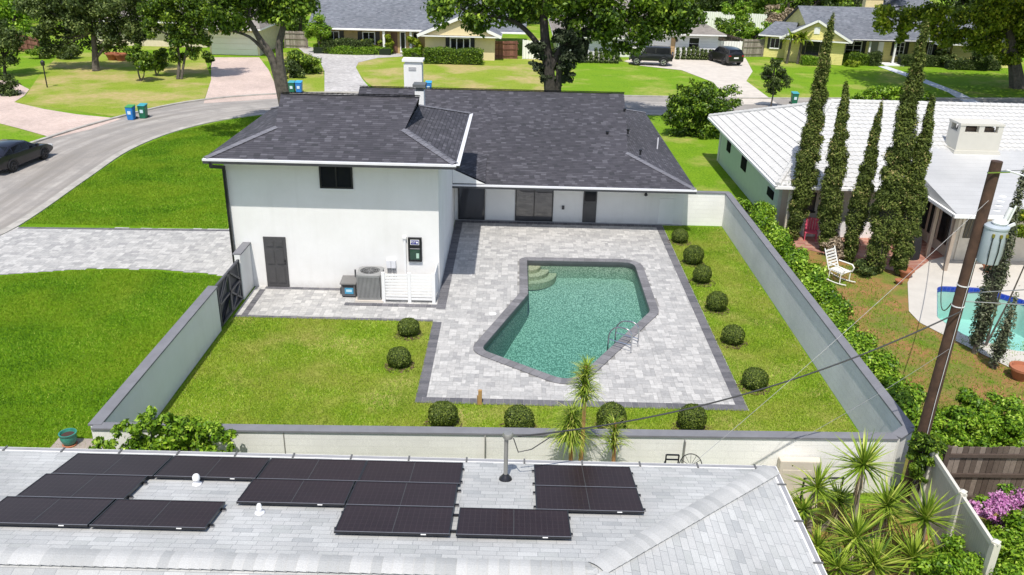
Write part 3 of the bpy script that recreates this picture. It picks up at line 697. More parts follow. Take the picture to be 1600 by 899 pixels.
# chimney, roof vents, conduit
def chimney(parent, x0, x1, y0, y1, z0, z1, mat, cap, ch=.22):
    m = MB(); m.box(x0, x1, y0, y1, z0, z1); o = m.build('chimney', mat, parent)
    m = MB(); m.box(x0-.09, x1+.09, y0-.09, y1+.09, z1+ch*.55, z1+ch); m.box(x0+.06, x1-.06, y0+.06, y1-.06, z1, z1+ch*.55); m.build('chimney_cap', cap, o)
    return o
chimney(MH, aty(648, 145, 41.5).x, aty(662, 145, 41.5).x, 41.5, 42.1, 3.7, aty(655, 143, 41.5).z, STUCCO, plain('cap_grey', (.12, .125, .125)), .34)
c2 = chimney(MH, -6.95, -5.85, 52, 52.8, 1, 5.1, STUCCO, WHITE, .3)
MB().box(-6.65, -6.2, 51.97, 51.995, 4.75, 4.95).build('chimney_opening', plain('sill_grey', (.4, .4, .41)), c2)
for (px, py) in ((975, 187), (983, 185), (1001, 234), (948, 220)):
    q = at(px, py, 4.0 if py < 200 else 3.4)
    q.z = mr.surf(q.y) if q.x < 5.5 else 2.32+(8.08-q.x)*.42
    MB().lathe([(.045, -.1), (.045, .08), (.08, .09), (.08, .15), (.0, .18)], q, 12).build('roof_vent', BLK, MH, smooth=True)
q = at(1027, 232, 2.6); MB().tube([(q.x, q.y, 2.2), (q.x, q.y, 3.15)], .035, 8).build('vent_pipe', GUT, MH)
# wall-hung display case beside the slatted screen
t = thing('display_case', (-3.72, GY0, 1.7), 'tall black framed display case with a blue sign on the white garage wall', 'display case')
MB().box(-3.97, -3.46, GY0-.1, GY0-.004, 1.22, 2.17).build('case_frame', BLK, t)
MB().box(-3.9, -3.53, GY0-.105, GY0-.1005, 1.3, 1.62+.08).build('lower_window', NT('green_glass').set(.1, 0) if False else plain('green_screen', (.03, .07, .05), .15), t)
sb = MB().box(-3.88, -3.55, GY0-.112, GY0-.1005, 1.90, 2.10).build('sign', WHITE, t)
MB().box(-3.86, -3.57, GY0-.116, GY0-.1125, 1.92, 2.08).build('sign_face', plain('sign_blue', (.01, .012, .22), .4), sb)
def text(s, x, y, z, size, mat, parent, rot=(R(90), 0, 0), name='lettering'):
    c = bpy.data.curves.new(name, 'FONT'); c.body = s; c.size = size; c.extrude = .002; c.align_x = 'CENTER'; c.align_y = 'CENTER'
    o = bpy.data.objects.new(name, c); COL.objects.link(o); c.materials.append(mat); o.parent = parent
    o.location = Vector((x, y, z))-worldloc(parent); o.rotation_euler = rot; return o
tx = text('PST', -3.77, GY0-.119, 2.0, .125, WHITE, sb)
bpy.context.view_layer.update(); me_ = bpy.data.meshes.new_from_object(tx.evaluated_get(bpy.context.evaluated_depsgraph_get())); n_ = bpy.data.objects.new('lettering', me_); COL.objects.link(n_); n_.parent = sb; n_.location = tx.location; n_.rotation_euler = tx.rotation_euler; bpy.data.objects.remove(tx); n_.name = 'lettering'
MB().lathe([(.04, 0), (.04, .004)], (-3.63, GY0-.117, 2.0), 16, 'y').build('emblem', WHITE, sb)
MB().box(-3.67, -3.565, GY0-.109, GY0-.1055, 1.36, 1.56).build('paper_notice', plain('notice_green', (.42, .60, .48)), t)
MB().box(-3.9, -3.53, GY0-.115, GY0-.1, 1.735, 1.75).build('ledge', plain('sill_grey', (.4, .4, .41)), t)
# electrical boxes and conduit
t = thing('disconnect_boxes', (-4.63, GY0, 1.0), 'pair of pale grey electrical boxes with cables on the white garage wall', 'electrical box')
for x in (-4.78, -4.6): MB().box(x-.03, x+.14, GY0-.13, GY0-.004, .93, 1.24).build('box', GUT, t, bevel=.008)
for k, x in enumerate((-4.76, -4.68, -4.55, -4.48)): MB().tube([(x, GY0-.07, .93), (x, GY0-.08, .78), (x-.05+.03*k, GY0-.12, .6), (x-.1, GY0-.2, .45)], .014, 6).build('cable', plain('cable_grey', (.25, .25, .25)), t)
t = thing('conduit', (-4.1, GY0, 1), 'white vertical conduit running down the garage wall behind the slatted screen', 'conduit')
MB().box(-4.15, -4.06, GY0-.07, GY0-.004, .02, 2.1).build('pipe', WHITE, t); MB().box(-4.18, -4.03, GY0-.1, GY0-.005, 2.101, 2.2).build('pipe_head', WHITE, t, bevel=.01)
# slatted screen
t = thing('slatted_screen', (-3.85, 28.42, 0), 'white horizontal slat screen hiding equipment at the garage corner', 'privacy screen')
SY = 28.42
for x in (-4.84, -3.88, -2.98):
    MB().box(x, x+.12, SY-.03, SY+.05, 0, 1.2).build('post', WHITE, t)
sl = MB()
for k in range(9):
    z = .12+k*.118; sl.box(-4.71, -3.885, SY-.025, SY, z, z+.085); sl.box(-3.755, -2.985, SY-.025, SY, z, z+.085)
sl.build('slat_panel', WHITE, t)
MB().box(-2.98, -2.86, 29.46, 29.58, 0, 1.2).build('post', WHITE, t)
sl = MB()
for k in range(9): z = .12+k*.118; sl.box(-2.9, -2.875, SY+.052, 29.455, z, z+.085)
sl.build('slat_panel', WHITE, t)
# air conditioner
ac = at(578, 470); AX, AY = ac.x, 28.85
t = thing('air_conditioner', (AX, AY, 0), 'grey louvred air conditioning condenser beside the white slatted screen', 'air conditioner')
g_ = plain('condenser_grey', (.26, .26, .255), .5); hw = .44
mb = MB(); mb.box(AX-.52, AX+.52, AY-.52, AY+.52, 0, .07); mb.build('pad', CONC, t)
mb = MB(); mb.box(AX-hw+.03, AX+hw-.03, AY-hw+.03, AY+hw-.03, .1, 1.0); mb.build('coil', plain('coil_dark', (.03, .03, .03)), t)
mb = MB()
for i in range(17):
    o_ = -hw+.05+i*(2*hw-.1)/16
    for sx, sy in ((0, -1), (0, 1), (-1, 0), (1, 0)):
        if sx == 0: mb.box(AX+o_-.017, AX+o_+.017, AY+sy*hw-.012, AY+sy*hw+.012, .16, 1.0)
        else: mb.box(AX+sx*hw-.012, AX+sx*hw+.012, AY+o_-.017, AY+o_+.017, .16, 1.0)
mb.box(AX-hw, AX+hw, AY-hw, AY+hw, .08, .16); mb.build('louvre', g_, t)
n = 28; mb = MB(); sq = []
for i in range(n):
    a = 2*math.pi*i/n; c, s_ = math.cos(a), math.sin(a); m_ = (hw+.02)/max(abs(c), abs(s_)); m_ = min(m_, (hw+.02)*1.28)
    sq.append((AX+c*m_, AY+s_*m_, .36*c+AX, .36*s_+AY))
for i in range(n):
    a, b = sq[i], sq[(i+1) % n]
    mb.face([(a[0], a[1], 1.06), (b[0], b[1], 1.06), (b[2], b[3], 1.09), (a[2], a[3], 1.09)]); mb.face([(a[0], a[1], .98), (b[0], b[1], .98), (b[0], b[1], 1.06), (a[0], a[1], 1.06)])
    mb.face([(a[2], a[3], 1.09), (b[2], b[3], 1.09), (b[2], b[3], .95), (a[2], a[3], .95)])
mb.build('top_shroud', g_, t)
mb = MB()
for r_ in (.08, .16, .24, .32): 
    mb.tube([(AX+r_*math.cos(2*math.pi*k/24), AY+r_*math.sin(2*math.pi*k/24), 1.085) for k in range(25)], .006, 4, False)
for k in range(8): mb.beam((AX, AY, 1.085), (AX+.36*math.cos(k*math.pi/4), AY+.36*math.sin(k*math.pi/4), 1.085), .01, .01)
mb.build('fan_grille', g_, t)
mb = MB(); mb.lathe([(0, 0), (.1, 0), (.1, .08), (0, .1)], (AX, AY, 1.0), 12)
for k in range(4):
    a = k*math.pi/2; mb.mesh([(AX+.08*math.cos(a), AY+.08*math.sin(a), 1.01), (AX+.33*math.cos(a-.3), AY+.33*math.sin(a-.3), 1.0), (AX+.33*math.cos(a+.3), AY+.33*math.sin(a+.3), 1.05)], [(0, 1, 2)])
mb.build('fan', plain('fan_grey', (.1, .1, .1)), t)
# pool heater box
q = at(547, 463); HX, HY = q.x-.02, 29.0; t = thing('pool_heater', (HX, HY, 0), 'small dark grey pool heater cabinet with a blue label left of the air conditioner', 'pool heater')
dg = plain('heater_grey', (.10, .10, .105), .5)
MB().box(HX-.26, HX+.26, HY-.28, HY+.28, .06, .55).build('cabinet', dg, t, bevel=.01)
MB().mesh([(HX-.3, HY-.32, .55), (HX+.3, HY-.32, .55), (HX+.3, HY+.32, .62), (HX-.3, HY+.32, .62), (HX-.3, HY-.32, .60), (HX+.3, HY-.32, .60), (HX+.3, HY+.32, .67), (HX-.3, HY+.32, .67)], [(4, 5, 6, 7), (0, 1, 5, 4), (1, 2, 6, 5), (2, 3, 7, 6), (3, 0, 4, 7)]).build('lid', plain('heater_lid', (.17, .165, .16), .5), t)
MB().box(HX-.2, HX+.2, HY-.29, HY-.281, .44, .5).build('vent_slot', BLK, t)
lb_ = MB().box(HX-.13, HX+.19, HY-.293, HY-.2815, .17, .41).build('label_plate', plain('label_blue', (.06, .30, .48), .4), t)
MB().box(HX-.08, HX+.14, HY-.297, HY-.2935, .25, .35).build('label_text_band', plain('label_pale', (.45, .65, .75), .4), lb_)
for x in (-.2, .2): MB().box(HX+x-.03, HX+x+.03, HY-.25, HY+.25, .01, .06).build('foot', BLK, t)
MB().tube([(HX+.2, HY+.22, .6), (HX+.2, HY+.22, .95)], .035, 8).build('flue', dg, t)
MB().tube([(HX-.26, HY, .3), (HX-.33, HY, .3), (HX-.35, HY, .24), (HX-.35, HY, .05)], .03, 8).build('water_pipe', dg, t)
# ------------------------------------------------------------------ garden wall round the yard
t = thing('garden_wall', (0, 17.5, 0), 'low white block wall with grey coping enclosing the lawn and pool patio', 'wall')
ZW = 1.6
CZ = [0]
def wallrun(a, b, th, mat_in, z=ZW, capw=.28, out=None, joint=True):
    CZ[0] += 1; z = z+.003*CZ[0]
    a = Vector((*a, 0)); b = Vector((*b, 0)); d = (b-a).normalized(); n = Vector((-d.y, d.x, 0)); h = th/2
    p = [a-n*h, b-n*h, b+n*h, a+n*h]; up = Vector((0, 0, z))
    m = MB(); m.mesh([*p, *[q+up for q in p]], [(0, 1, 5, 4), (1, 2, 6, 5), (2, 3, 7, 6), (3, 0, 4, 7)]); w_ = m.build('wall_run', mat_in, t)
    c = capw/2; p = [a-n*c, b-n*c, b+n*c, a+n*c]; u0 = Vector((0, 0, z)); u1 = Vector((0, 0, z+.05))
    m = MB(); m.mesh([*[q+u0 for q in p], *[q+u1 for q in p]], [(3, 2, 1, 0), (4, 5, 6, 7), (0, 1, 5, 4), (1, 2, 6, 5), (2, 3, 7, 6), (3, 0, 4, 7)]); m.build('wall_cap', CAPM, t)
FL_, FR_, FRC = (-10.08, 17.22), (9.55, 17.63), (10.05, 18.05)
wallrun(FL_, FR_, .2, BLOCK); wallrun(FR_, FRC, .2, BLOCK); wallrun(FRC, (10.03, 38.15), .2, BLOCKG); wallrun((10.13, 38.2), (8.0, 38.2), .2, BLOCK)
wallrun((-10.06, 17.24), (-10.06, 25.75), .2, STUCCO, capw=.32); wallrun((-10.06, 28.35), (-10.06, 29.58), .2, STUCCO, z=1.75, capw=.3)
for px in (448, 758, 1068):          # expansion joints of the front wall
    q = aty(px, 700, 17.35); MB().box(q.x-.012, q.x+.012, 17.2, 17.33+.02*q.x/10, 0, ZW).build('expansion_joint', plain('joint_dark', (.25, .24, .22)), t)
# gate
t = thing('gate', (-10.05, 27.05, 0), 'dark double gate with crossed braces between the white wall and the garage', 'gate')
for y0, y1 in ((25.88, 27.02), (27.08, 28.22)):
    lf = MB().box(-10.06, -10.04, y0, y1, .08, 1.62).build('leaf', plain('gate_panel', (.05, .052, .06), .6), t)
    m = MB()
    for a, b in (((y0, .1), (y0, 1.64)), ((y1, .1), (y1, 1.64)), ((y0, .12), (y1, .12)), ((y0, 1.62), (y1, 1.62)), ((y0, .87), (y1, .87)), ((y0, .12), (y1, .87)), ((y0, .87), (y1, 1.62)) if y0 < 26 else ((y0, 1.62), (y1, .87)), ((y0, .87), (y1, .12)) if y0 > 26 else ((y0, .12), (y1, .87))):
        m.beam((-9.99, a[0], a[1]), (-9.99, b[0], b[1]), .07, .07)
    m.build('brace_frame', plain('gate_frame', (.09, .09, .10), .5), lf)
MB().box(-10.02, -9.93, 27.0, 27.1, .85, .95).build('latch', BLK, t)
# ------------------------------------------------------------------ foreground house
FH = thing('house', (-3, 12, 0), 'nearest house with pale grey shingle roof carrying solar panels', 'house')
p_ = .217
fr = Roof(-26, 5.54, 6.45, 14.75, 2.6, 2.6+p_*4.15, -21.85, 1.39, 'h', 'h')
MB().box(-25.5, 5.0, 7.0, 14.2, 0, 2.45).build('wall', CREAM, FH)
froof = make_roof(fr, FH, SH_FG, SH_FG, WHITE, WHITE, None, caps=False)
# standing dimensional ridge and hip caps
def capline(a, b, w_, step, mat, name, lift=.035):
    a = Vector(a); b = Vector(b); d = b-a; L = d.length; d.normalize(); sd_ = Vector((-d.y, d.x, 0)).normalized(); mb = MB(); n = int(L/step)
    for i in range(n):
        s0, s1 = i*step, (i+1)*step+.03; P = []
        for s_, hh_ in ((s0, lift+.02), (s1, lift)):
            row = []
            for k in range(7):
                u = -1+k/3; row.append(a+d*s_+sd_*u*w_+Vector((0, 0, hh_-w_*abs(u)**1.7*p_*1.02)))
            P.append(row)
        sh = random.random()
        for k in range(6): mb.face([P[0][k+1], P[0][k], P[1][k], P[1][k+1]], sh)
        for k in range(6): mb.face([P[0][k], P[0][k+1], P[0][k+1]-Vector((0, 0, .03)), P[0][k]-Vector((0, 0, .03))], sh)
    return mb.build(name, mat, froof)
CAPF = attr_mat('cap_shingle_pale', [(0, (.36, .365, .36)), (1, (.49, .49, .48))], .9, fine=60, bump=60)
capline((-20, 10.6, fr.zr), (1.39, 10.6, fr.zr), .20, .17, CAPF, 'ridge_cap')
capline((5.54, 14.75, 2.6), (1.39, 10.6, fr.zr), .20, .17, CAPF, 'hip_cap')
capline((5.54, 6.45, 2.6), (1.39, 10.6, fr.zr), .17, .17, CAPF, 'hip_cap')
mb = MB(); mb.box(-26, 5.68, 14.76, 14.88, 2.49, 2.60); mb.box(5.56, 5.68, 6.4, 14.759, 2.49, 2.60); go = mb.build('gutter', WHITE, FH)
mb = MB(); mb.box(-26, 5.66, 14.775, 14.865, 2.6005, 2.604); mb.box(5.575, 5.66, 6.4, 14.775, 2.6005, 2.604); mb.build('gutter_trough', plain('trough_grey', (.30, .30, .31)), go)
mb = MB()
for k in range(26): x = 5.2-k*1.22; mb.box(x, x+.035, 14.72, 14.89, 2.605, 2.625)
for k in range(7): y = 14.2-k*1.15; mb.box(5.52, 5.7, y, y+.035, 2.605, 2.625)
mb.build('gutter_strap', plain('strap_grey', (.12, .12, .12)), go)
def rz(y): return 2.6+p_*(14.75-y)
# solar panels
CELL = NT('solar_cell'); t_ = CELL; co = t_.n('ShaderNodeTexCoord').outputs['Object']; sp = t_.n('ShaderNodeSeparateXYZ'); t_.l(co, sp.inputs[0])
def gridline(sock, per, w_): 
    return t_.math('LESS_THAN', t_.math('FRACT', t_.math('DIVIDE', t_.math('ADD', sock, 10*per), per)), w_)
gx = t_.math('MAXIMUM', gridline(sp.outputs[0], .0985, .05), gridline(sp.outputs[1], .152, .03))
t_.base(t_.mix(t_.math('MULTIPLY', gx, .8), t_.mix(t_.ramp(t_.noise(.6, 3), [(.35, 0), (.7, 1)]), (.022, .012, .014), (.033, .019, .022)), (.07, .052, .053)))
CELL = CELL.set(.3, 0, spec=.2)
def solar_proto():
    t = thing('solar_panel', (0, 0, 0), 'x', 'solar panel', 'solar panels on the pale grey roof')
    W, D = 1.985, 1.02
    m = MB(); z = .0
    for a in ((0, W, 0, .02), (0, W, D-.02, D), (0, .02, .02, D-.02), (W-.02, W, .02, D-.02)): m.box(a[0], a[1], a[2], a[3], z-.04, z)
    m.build('frame', BLK, t); MB().box(.02, W-.02, .02, D-.02, -.03, -.006).build('cell_sheet', CELL, t)
    MB().box(.0, W, -.003, .012, .0005, .003).build('edge_trim', plain('trim_silver', (.30, .29, .31), .4, .5), t)
    MB().box(W*.75, W*.75+.09, -.004, 0, -.03, -.012).build('sticker', WHITE, t)
    MB().box(W/2-.006, W/2+.006, .02, D-.02, -.006, -.0045).build('centre_bar', plain('bar_grey', (.06, .06, .06), .4), t); return t
sp0 = solar_proto(); rot = math.atan(-p_)
rows = {0: (13.505, (-8.93, -6.92, -4.91, -2.92), 'A'), 1: (12.50, (-9.02, -4.97, -2.96), 'B'), 2: (11.495, (-9.17, -7.15, -2.96, -.87), 'C')}
lab = {(0, 0): 'leftmost solar panel in the row nearest the gutter', (0, 1): 'solar panel by the gutter, second from left, above the gap with a vent', (0, 2): 'solar panel by the gutter, third from the left end', (0, 3): 'solar panel by the gutter just left of the roof mast',
       (1, 0): 'middle solar panel at the far left edge of the roof', (1, 1): 'middle row solar panel right of the gap with a round vent', (1, 2): 'middle row solar panel directly left of the bare roof under the mast',
       (2, 0): 'lowest solar panel at the left edge of the photo', (2, 1): 'lowest solar panel right of the left edge one, below the round vent gap', (2, 2): 'lowest solar panel in the centre, left of its pair', (2, 3): 'lowest solar panel in the centre, right of its pair'}
first = True
for r_, (y, xs, _) in rows.items():
    for i, x in enumerate(xs):
        o = sp0 if first else copy_tree(sp0); first = False
        o.location = (x, y, rz(y)+.10); o.rotation_euler = (rot, 0, 0); o['label'] = lab[(r_, i)]
for y, l_ in ((13.505, 'single right-hand solar panel right of the mast, nearest the gutter'), (12.50, 'single right-hand solar panel right of the mast, nearest the ridge')):
    o = copy_tree(sp0); o.location = (.53, y, rz(y)+.10); o.rotation_euler = (rot, 0, 0); o['label'] = l_
t = thing('panel_racking', (0, 12, 2.6), 'dark mounting rails and silver clamps under the solar panels', 'mounting rails')
for (x0, x1, ys) in ((-8.97, -.9, (14.3, 13.7)), (-9.07, -6.97, (13.3, 12.7)), (-5.01, -.9, (13.3, 12.7)), (-9.2, -5.1, (12.3, 11.7)), (-3.0, 1.15, (12.3, 11.7)), (.49, 2.56, (14.3, 13.7)), (.49, 2.57, (13.3, 12.7))):
    for y in ys:
        MB().beam((x0, y, rz(y)+.035), (x1, y, rz(y)+.035), .03, .04).build('rail', BLK, t)
        for x in (x0+.03, x1-.03): MB().box(x-.035, x+.035, y-.03, y+.03, rz(y)+.0, rz(y)+.03).build('roof_mount', plain('mount_silver', (.3, .3, .31), .5, .5), t)
# roof vents and mast
def tvent(px, py, h, r_, label):
    q = at(px, py, 3.1); q.z = rz(q.y); 
    for _ in range(4): q = at(px, py, rz(q.y))
    t = thing('roof_vent', q, label, 'roof vent', 'white vent caps on the pale roof')
    MB().lathe([(.09, -.05), (.09, .02), (.05, .05), (.05, h*.55)], q, 14).build('pipe', GUT, t, smooth=True)
    MB().lathe([(.05, h*.5), (r_, h*.55), (r_, h*.85), (r_*.7, h), (.0, h*1.02)], q, 14).build('cap', WHITE, t, smooth=True)
tvent(308, 757, .22, .07, 'silver round roof vent between the solar panels left of centre'); tvent(406, 802, .2, .045, 'slim white roof vent pipe below the solar panels')
mx, my = -.05, 13.93
t = thing('service_mast', (mx, my, rz(my)), 'grey metal electrical mast with weatherhead standing on the pale roof', 'service mast')
ms = plain('mast_steel', (.38, .37, .34), .45, .6)
MB().tube([(mx, my, rz(my)-.1), (mx, my, rz(my)+1.0)], .042, 14).build('pipe', ms, t, smooth=True)
MB().lathe([(.14, -.05), (.13, .03), (.07, .1), (.045, .14)], (mx, my, rz(my)), 16).build('boot', BLK, t, smooth=True)
MB().lathe([(.06, 0), (.10, .02), (.115, .07), (.09, .13), (.0, .15)], (mx+.03, my, rz(my)+.98), 14).build('weatherhead', ms, t, smooth=True)
# ------------------------------------------------------------------ white tile-roofed neighbour
def tile_slope(mb, a, b, c, d, course=.36, bar=.30, hgt=.045):
    """a,b eave left/right; c,d top right/left; raised barrels and stepped courses"""
    a, b, c, d = map(Vector, (a, b, c, d)); n = (b-a).cross(d-a).normalized()
    if n.z < 0: n = -n
    ue = (b-a).normalized(); L = ((d+c)/2-(a+b)/2).dot(n.cross(ue) if n.cross(ue).z > 0 else -n.cross(ue))
    nr = max(1, int(L/course)); va = n.cross(ue); va = va if va.z > 0 else -va; va.normalize(); L = abs((d-a).dot(va))
    nr = max(1, round(L/course))
    for r in range(nr):
        t0, t1 = r/nr, (r+1)/nr; p0, p1 = a.lerp(d, t0), b.lerp(c, t0); q0, q1 = a.lerp(d, t1), b.lerp(c, t1)
        u0, u1, w0, w1 = [(x-a).dot(ue) for x in (p0, p1, q0, q1)]
        lo, hi = max(u0, w0), min(u1, w1)
        S = bar/6; k0 = math.floor(min(u0, w0)/S); k1 = math.ceil(max(u1, w1)/S); prevp = None
        for k in range(k0, k1+1):
            u = k*S; h = hgt*(.5+.5*math.cos(2*math.pi*u/bar))
            ub = min(max(u, u0), u1); ut = min(max(u, w0), w1)
            pb = a+ue*ub+va*(t0*L)+n*(h+.036); pt_ = a+ue*ut+va*(t1*L)+n*h; pl = a+ue*ub+va*(t0*L)+n*(h-.01)
            if prevp is not None:
                if (pb-prevp[0]).length > 1e-4 or (pt_-prevp[1]).length > 1e-4: mb.face([prevp[0], pb, pt_, prevp[1]])
                if (pb-prevp[0]).length > 1e-4: mb.face([prevp[2], pl, pb, prevp[0]])
            prevp = (pb, pt_, pl)
WH = thing('house', (20, 44, 0), 'white house with white barrel tile roof and flat metal wing, right of the yard wall', 'house')
GREENW = plain('pale_green_wall', (.56, .64, .58), .85, var=.04)
MB().box(12.35, 33, 37.9, 50.3, 0, 2.5).build('wall', GREENW, WH)
MB().box(12.5, 18.2, 37.86, 37.895, .0, 2.5).build('porch_wall', CREAM, WH)
ex0, ex1, ey0, ey1, ez, rzz, rx0 = 11.7, 36, 36.2, 50.9, 2.62, 5.0, 16.1
tm = MB(); ym = (ey0+ey1)/2
tile_slope(tm, (ex0, ey0, ez), (ex1, ey0, ez), (ex1, ym, rzz), (rx0, ym, rzz))
tile_slope(tm, (ex0, ey1, ez), (ex0, ey0, ez), (rx0, ym, rzz), (rx0, ym, rzz))
tro = tm.build('roof', ROOFTILE, WH)
mb = MB(); mb.face([(ex0, ey1, ez), (rx0, ym, rzz), (ex1, ym, rzz), (ex1, ey1, ez)]); mb.build('back_slope', ROOFTILE, tro)
def barrelcap(a, b, mat, parent, r_=.12):
    a = Vector(a); b = Vector(b); d = b-a; n = max(1, int(d.length/.35)); mb = MB()
    for i in range(n):
        p = a+d*(i/n); q = a+d*((i+1.12)/n); mb.tube([p, q], [r_*1.12, r_*.92], 8)
    return mb.build('ridge_tile', mat, parent, smooth=True)
for a, b in (((ex0, ey0, ez+.03), (rx0, ym, rzz+.03)), ((ex0, ey1, ez+.03), (rx0, ym, rzz+.03)), ((rx0, ym, rzz+.05), (ex1, ym, rzz+.05))): barrelcap(a, b, ROOFTILE, tro)
MB().box(ex0+.02, ex1, ey0+.02, ey1-.02, ez-.12, ez-.06).build('soffit', WHITE, WH)
m = MB(); m.box(ex0-.02, ex0+.02, ey0, ey1, ez-.16, ez); m.box(ex0-.02, ex1, ey0-.02, ey0+.02, ez-.16, ez); m.build('fascia', WHITE, WH)
m = MB(); m.box(ex0-.14, ex0-.022, ey0-.12, ey1, ez-.13, ez-.02); m.box(ex0-.14, 18.0, ey0-.14, ey0-.022, ez-.13, ez-.02); m.build('gutter', WHITE, WH)
m = MB(); m.beam((12.3, 50.15, 0.1), (12.3, 50.15, 2.4), .08, .08); m.build('downpipe', WHITE, WH)
for y0, y1, z0, z1 in ((47.6, 48.4, 1.2, 2.1), (43.9, 44.9, 1.1, 2.0), (38.6, 39.6, 1.2, 1.6)):
    f = MB(); f.box(12.3, 12.349, y0, y1, z0, z1); fo = f.build('window', plain('matte_black', (.02, .02, .022), .9, spec=.05), WH); MB().box(12.29, 12.2995, y0+.05, y1-.05, z0+.05, z1-.05).build('pane', plain('matte_glass', (.015, .016, .02), .9, spec=.05), fo)
for x0, x1 in ((13.0, 14.1), (14.5, 15.35), (15.75, 16.6), (16.9, 17.6)): window(WH, x0, x1, .95, 1.85, 37.86, BLK, plain('warm_glass', (.10, .08, .07), .12), 1)
for x in (12.45, 14.3, 15.55, 16.75, 17.8): MB().box(x-.07, x+.07, 36.5, 36.64, 0, 2.46).build('porch_post', CREAM, WH)
MB().box(13.4, 18.0, 36.9, 37.3, .0, .75).build('porch_ledge', WHITE, WH)
# white flat wing
W0 = (18.0, 32.7, 2.62); sl_ = 1.12/6.9
MB().mesh([(18, 32.7, 2.62), (34, 32.7, 2.62), (34, 39.6, 3.74), (18, 39.6, 3.74), (18, 32.7, 2.50), (34, 32.7, 2.50), (34, 39.6, 3.6), (18, 39.6, 2.5)], [(0, 1, 2, 3), (4, 5, 1, 0), (4, 0, 3, 7)]).build('wing_roof', METALROOF, WH)
m = MB(); m.box(17.86, 34, 32.56, 32.69, 2.47, 2.60); m.box(17.86, 17.98, 32.692, 36.05, 2.47, 2.60); m.build('wing_gutter', WHITE, WH)
MB().mesh([(18.05, 32.75, 2.46), (33.9, 32.75, 2.46), (33.9, 38, 2.46), (18.05, 38, 2.46)], [(3, 2, 1, 0)]).build('wing_soffit', WHITE, WH)
MB().box(19.0, 33, 34.3, 34.5, 0, 2.45).build('wing_wall', CREAM, WH)
do = door(WH, 19.2, 20.15, .03, 2.1, 34.3, plain('cream_door', (.66, .60, .50), .6), panels=False, knob=plain('brass', (.5, .4, .15), .3, .9))
dw = MB().box(19.33, 20.02, 34.235, 34.254, 1.05, 1.95).build('door_window', plain('dark_grille_glass', (.06, .055, .04), .2), do)
gm = MB()
for i in range(5):
    gm.beam((19.35+i*.16, 34.228, 1.07), (19.45+i*.13, 34.228, 1.93), .018, .012)
gm.build('grille', plain('bronze', (.20, .17, .10), .5), dw)
MB().box(19.0, 19.1, 34.5, 37.9, 0, 2.45).build('wing_side_wall', CREAM, WH)
for y0, y1 in ((34.8, 35.6), (35.9, 36.6), (36.9, 37.6)):
    fo = MB().box(18.95, 18.999, y0, y1, .5, 2.2).build('window', BLK, WH); MB().box(18.94, 18.9495, y0+.05, y1-.05, .55, 2.15).build('pane', GLASS, fo)
for y in (33.0, 34.7, 36.3): MB().box(18.15, 18.3, y-.07, y+.07, 0, 2.46).build('wing_post', plain('tan_post', (.35, .28, .22)), WH)
# neighbour chimney
cy_ = 38.9; a = aty(1490, 246, cy_); b = aty(1556, 250, cy_); tp = aty(1500, 193, cy_)
CR = plain('chimney_cream', (.56, .54, .48), .8, var=.03); x0, x1, z0, z1 = a.x, b.x, 3.4, tp.z
m = MB(); m.box(x0, x1, cy_, cy_+1.1, z0, z1-.42); ch = m.build('chimney', CR, WH)
m = MB()
for k in range(3): m.box(x0-.12+.03*k, x1+.12-.03*k, cy_-.12+.03*k, cy_+1.2-.03*k, z0+.1+.09*k, z0+.1+.09*k+.088)
m.build('chimney_base', CR, ch)
m = MB(); m.box(x0-.03, x1+.03, cy_-.03, cy_+1.13, z1-.1, z1)
for xx in (x0, (x0+x1)/2-.12, x1-.24):
    for yy_ in (cy_, cy_+.86): m.box(xx, xx+.24, yy_, yy_+.24, z1-.42, z1-.1)
m.build('chimney_cap', CR, ch); MB().box(x0+.25, x1-.25, cy_+.3, cy_+.8, z1-.42, z1-.25).build('flue_block', plain('flue_dark', (.12, .08, .06)), ch)
# ------------------------------------------------------------------ houses across the road
YT = 93.0
TH = thing('house', (-10, YT, 0), 'tan brick house with blue-grey roof, white trim and dark shutters across the road', 'house')
TAN = tiles('tan_brick', .4, .2, [(.50, .36, .15), (.55, .40, .18), (.46, .33, .14)], (.4, .33, .2), gap=.012, bump=.2)
TANP = plain('tan_render', (.72, .60, .36), .85, var=.04)
xa = aty(488, 60, YT).x; xb = aty(770, 60, YT).x
MB().box(xa+.5, xb, YT, YT+13, 0, 2.5).build('wall', TAN, TH)
tr_ = Roof(xa-.3, -5.2+6, YT-.8, YT+14.5, 2.6, 6.2, xa-.3, 0, 'g', 'g'); make_roof(tr_, TH, SH_BLUE, SH_CAP, TANP, WHITE, (WHITE, 'f'), caps=False)
gl, gr_ = aty(661, 70, 89.5).x, aty(776, 70, 89.5).x
MB().box(gl+.2, gr_-.2, 89.5, YT-.01, 0, 2.5).build('wing_wall', TANP, TH)
GT = Matrix.Translation(((gl+gr_)/2, 89.0, 0)) @ Matrix.Rotation(R(90), 4, 'Z')   # gable wing: ridge along depth
hw_ = (gr_-gl)/2+.5; g2 = Roof(0-.3, 8, -hw_, hw_, 2.5, 2.5+hw_*.42, 0, 8, 'g', 'g', T=GT)
ro_ = make_roof(g2, TH, SH_BLUE, SH_CAP, TANP, WHITE, None, caps=False)
xm = (gl+gr_)/2
mb = MB(); mb.beam((xm-hw_, 88.68, 2.42), (xm, 88.68, 2.42+hw_*.42), .05, .3); mb.beam((xm+hw_, 88.68, 2.42), (xm, 88.68, 2.42+hw_*.42), .05, .3); mb.build('bargeboard', WHITE, TH)
MB().mesh([(xm-hw_+.5, 89.35, 2.45), (xm+hw_-.5, 89.35, 2.45), (xm, 89.35, 2.4+hw_*.40)], [(0, 1, 2)]).build('gable_front', WHITE, TH)
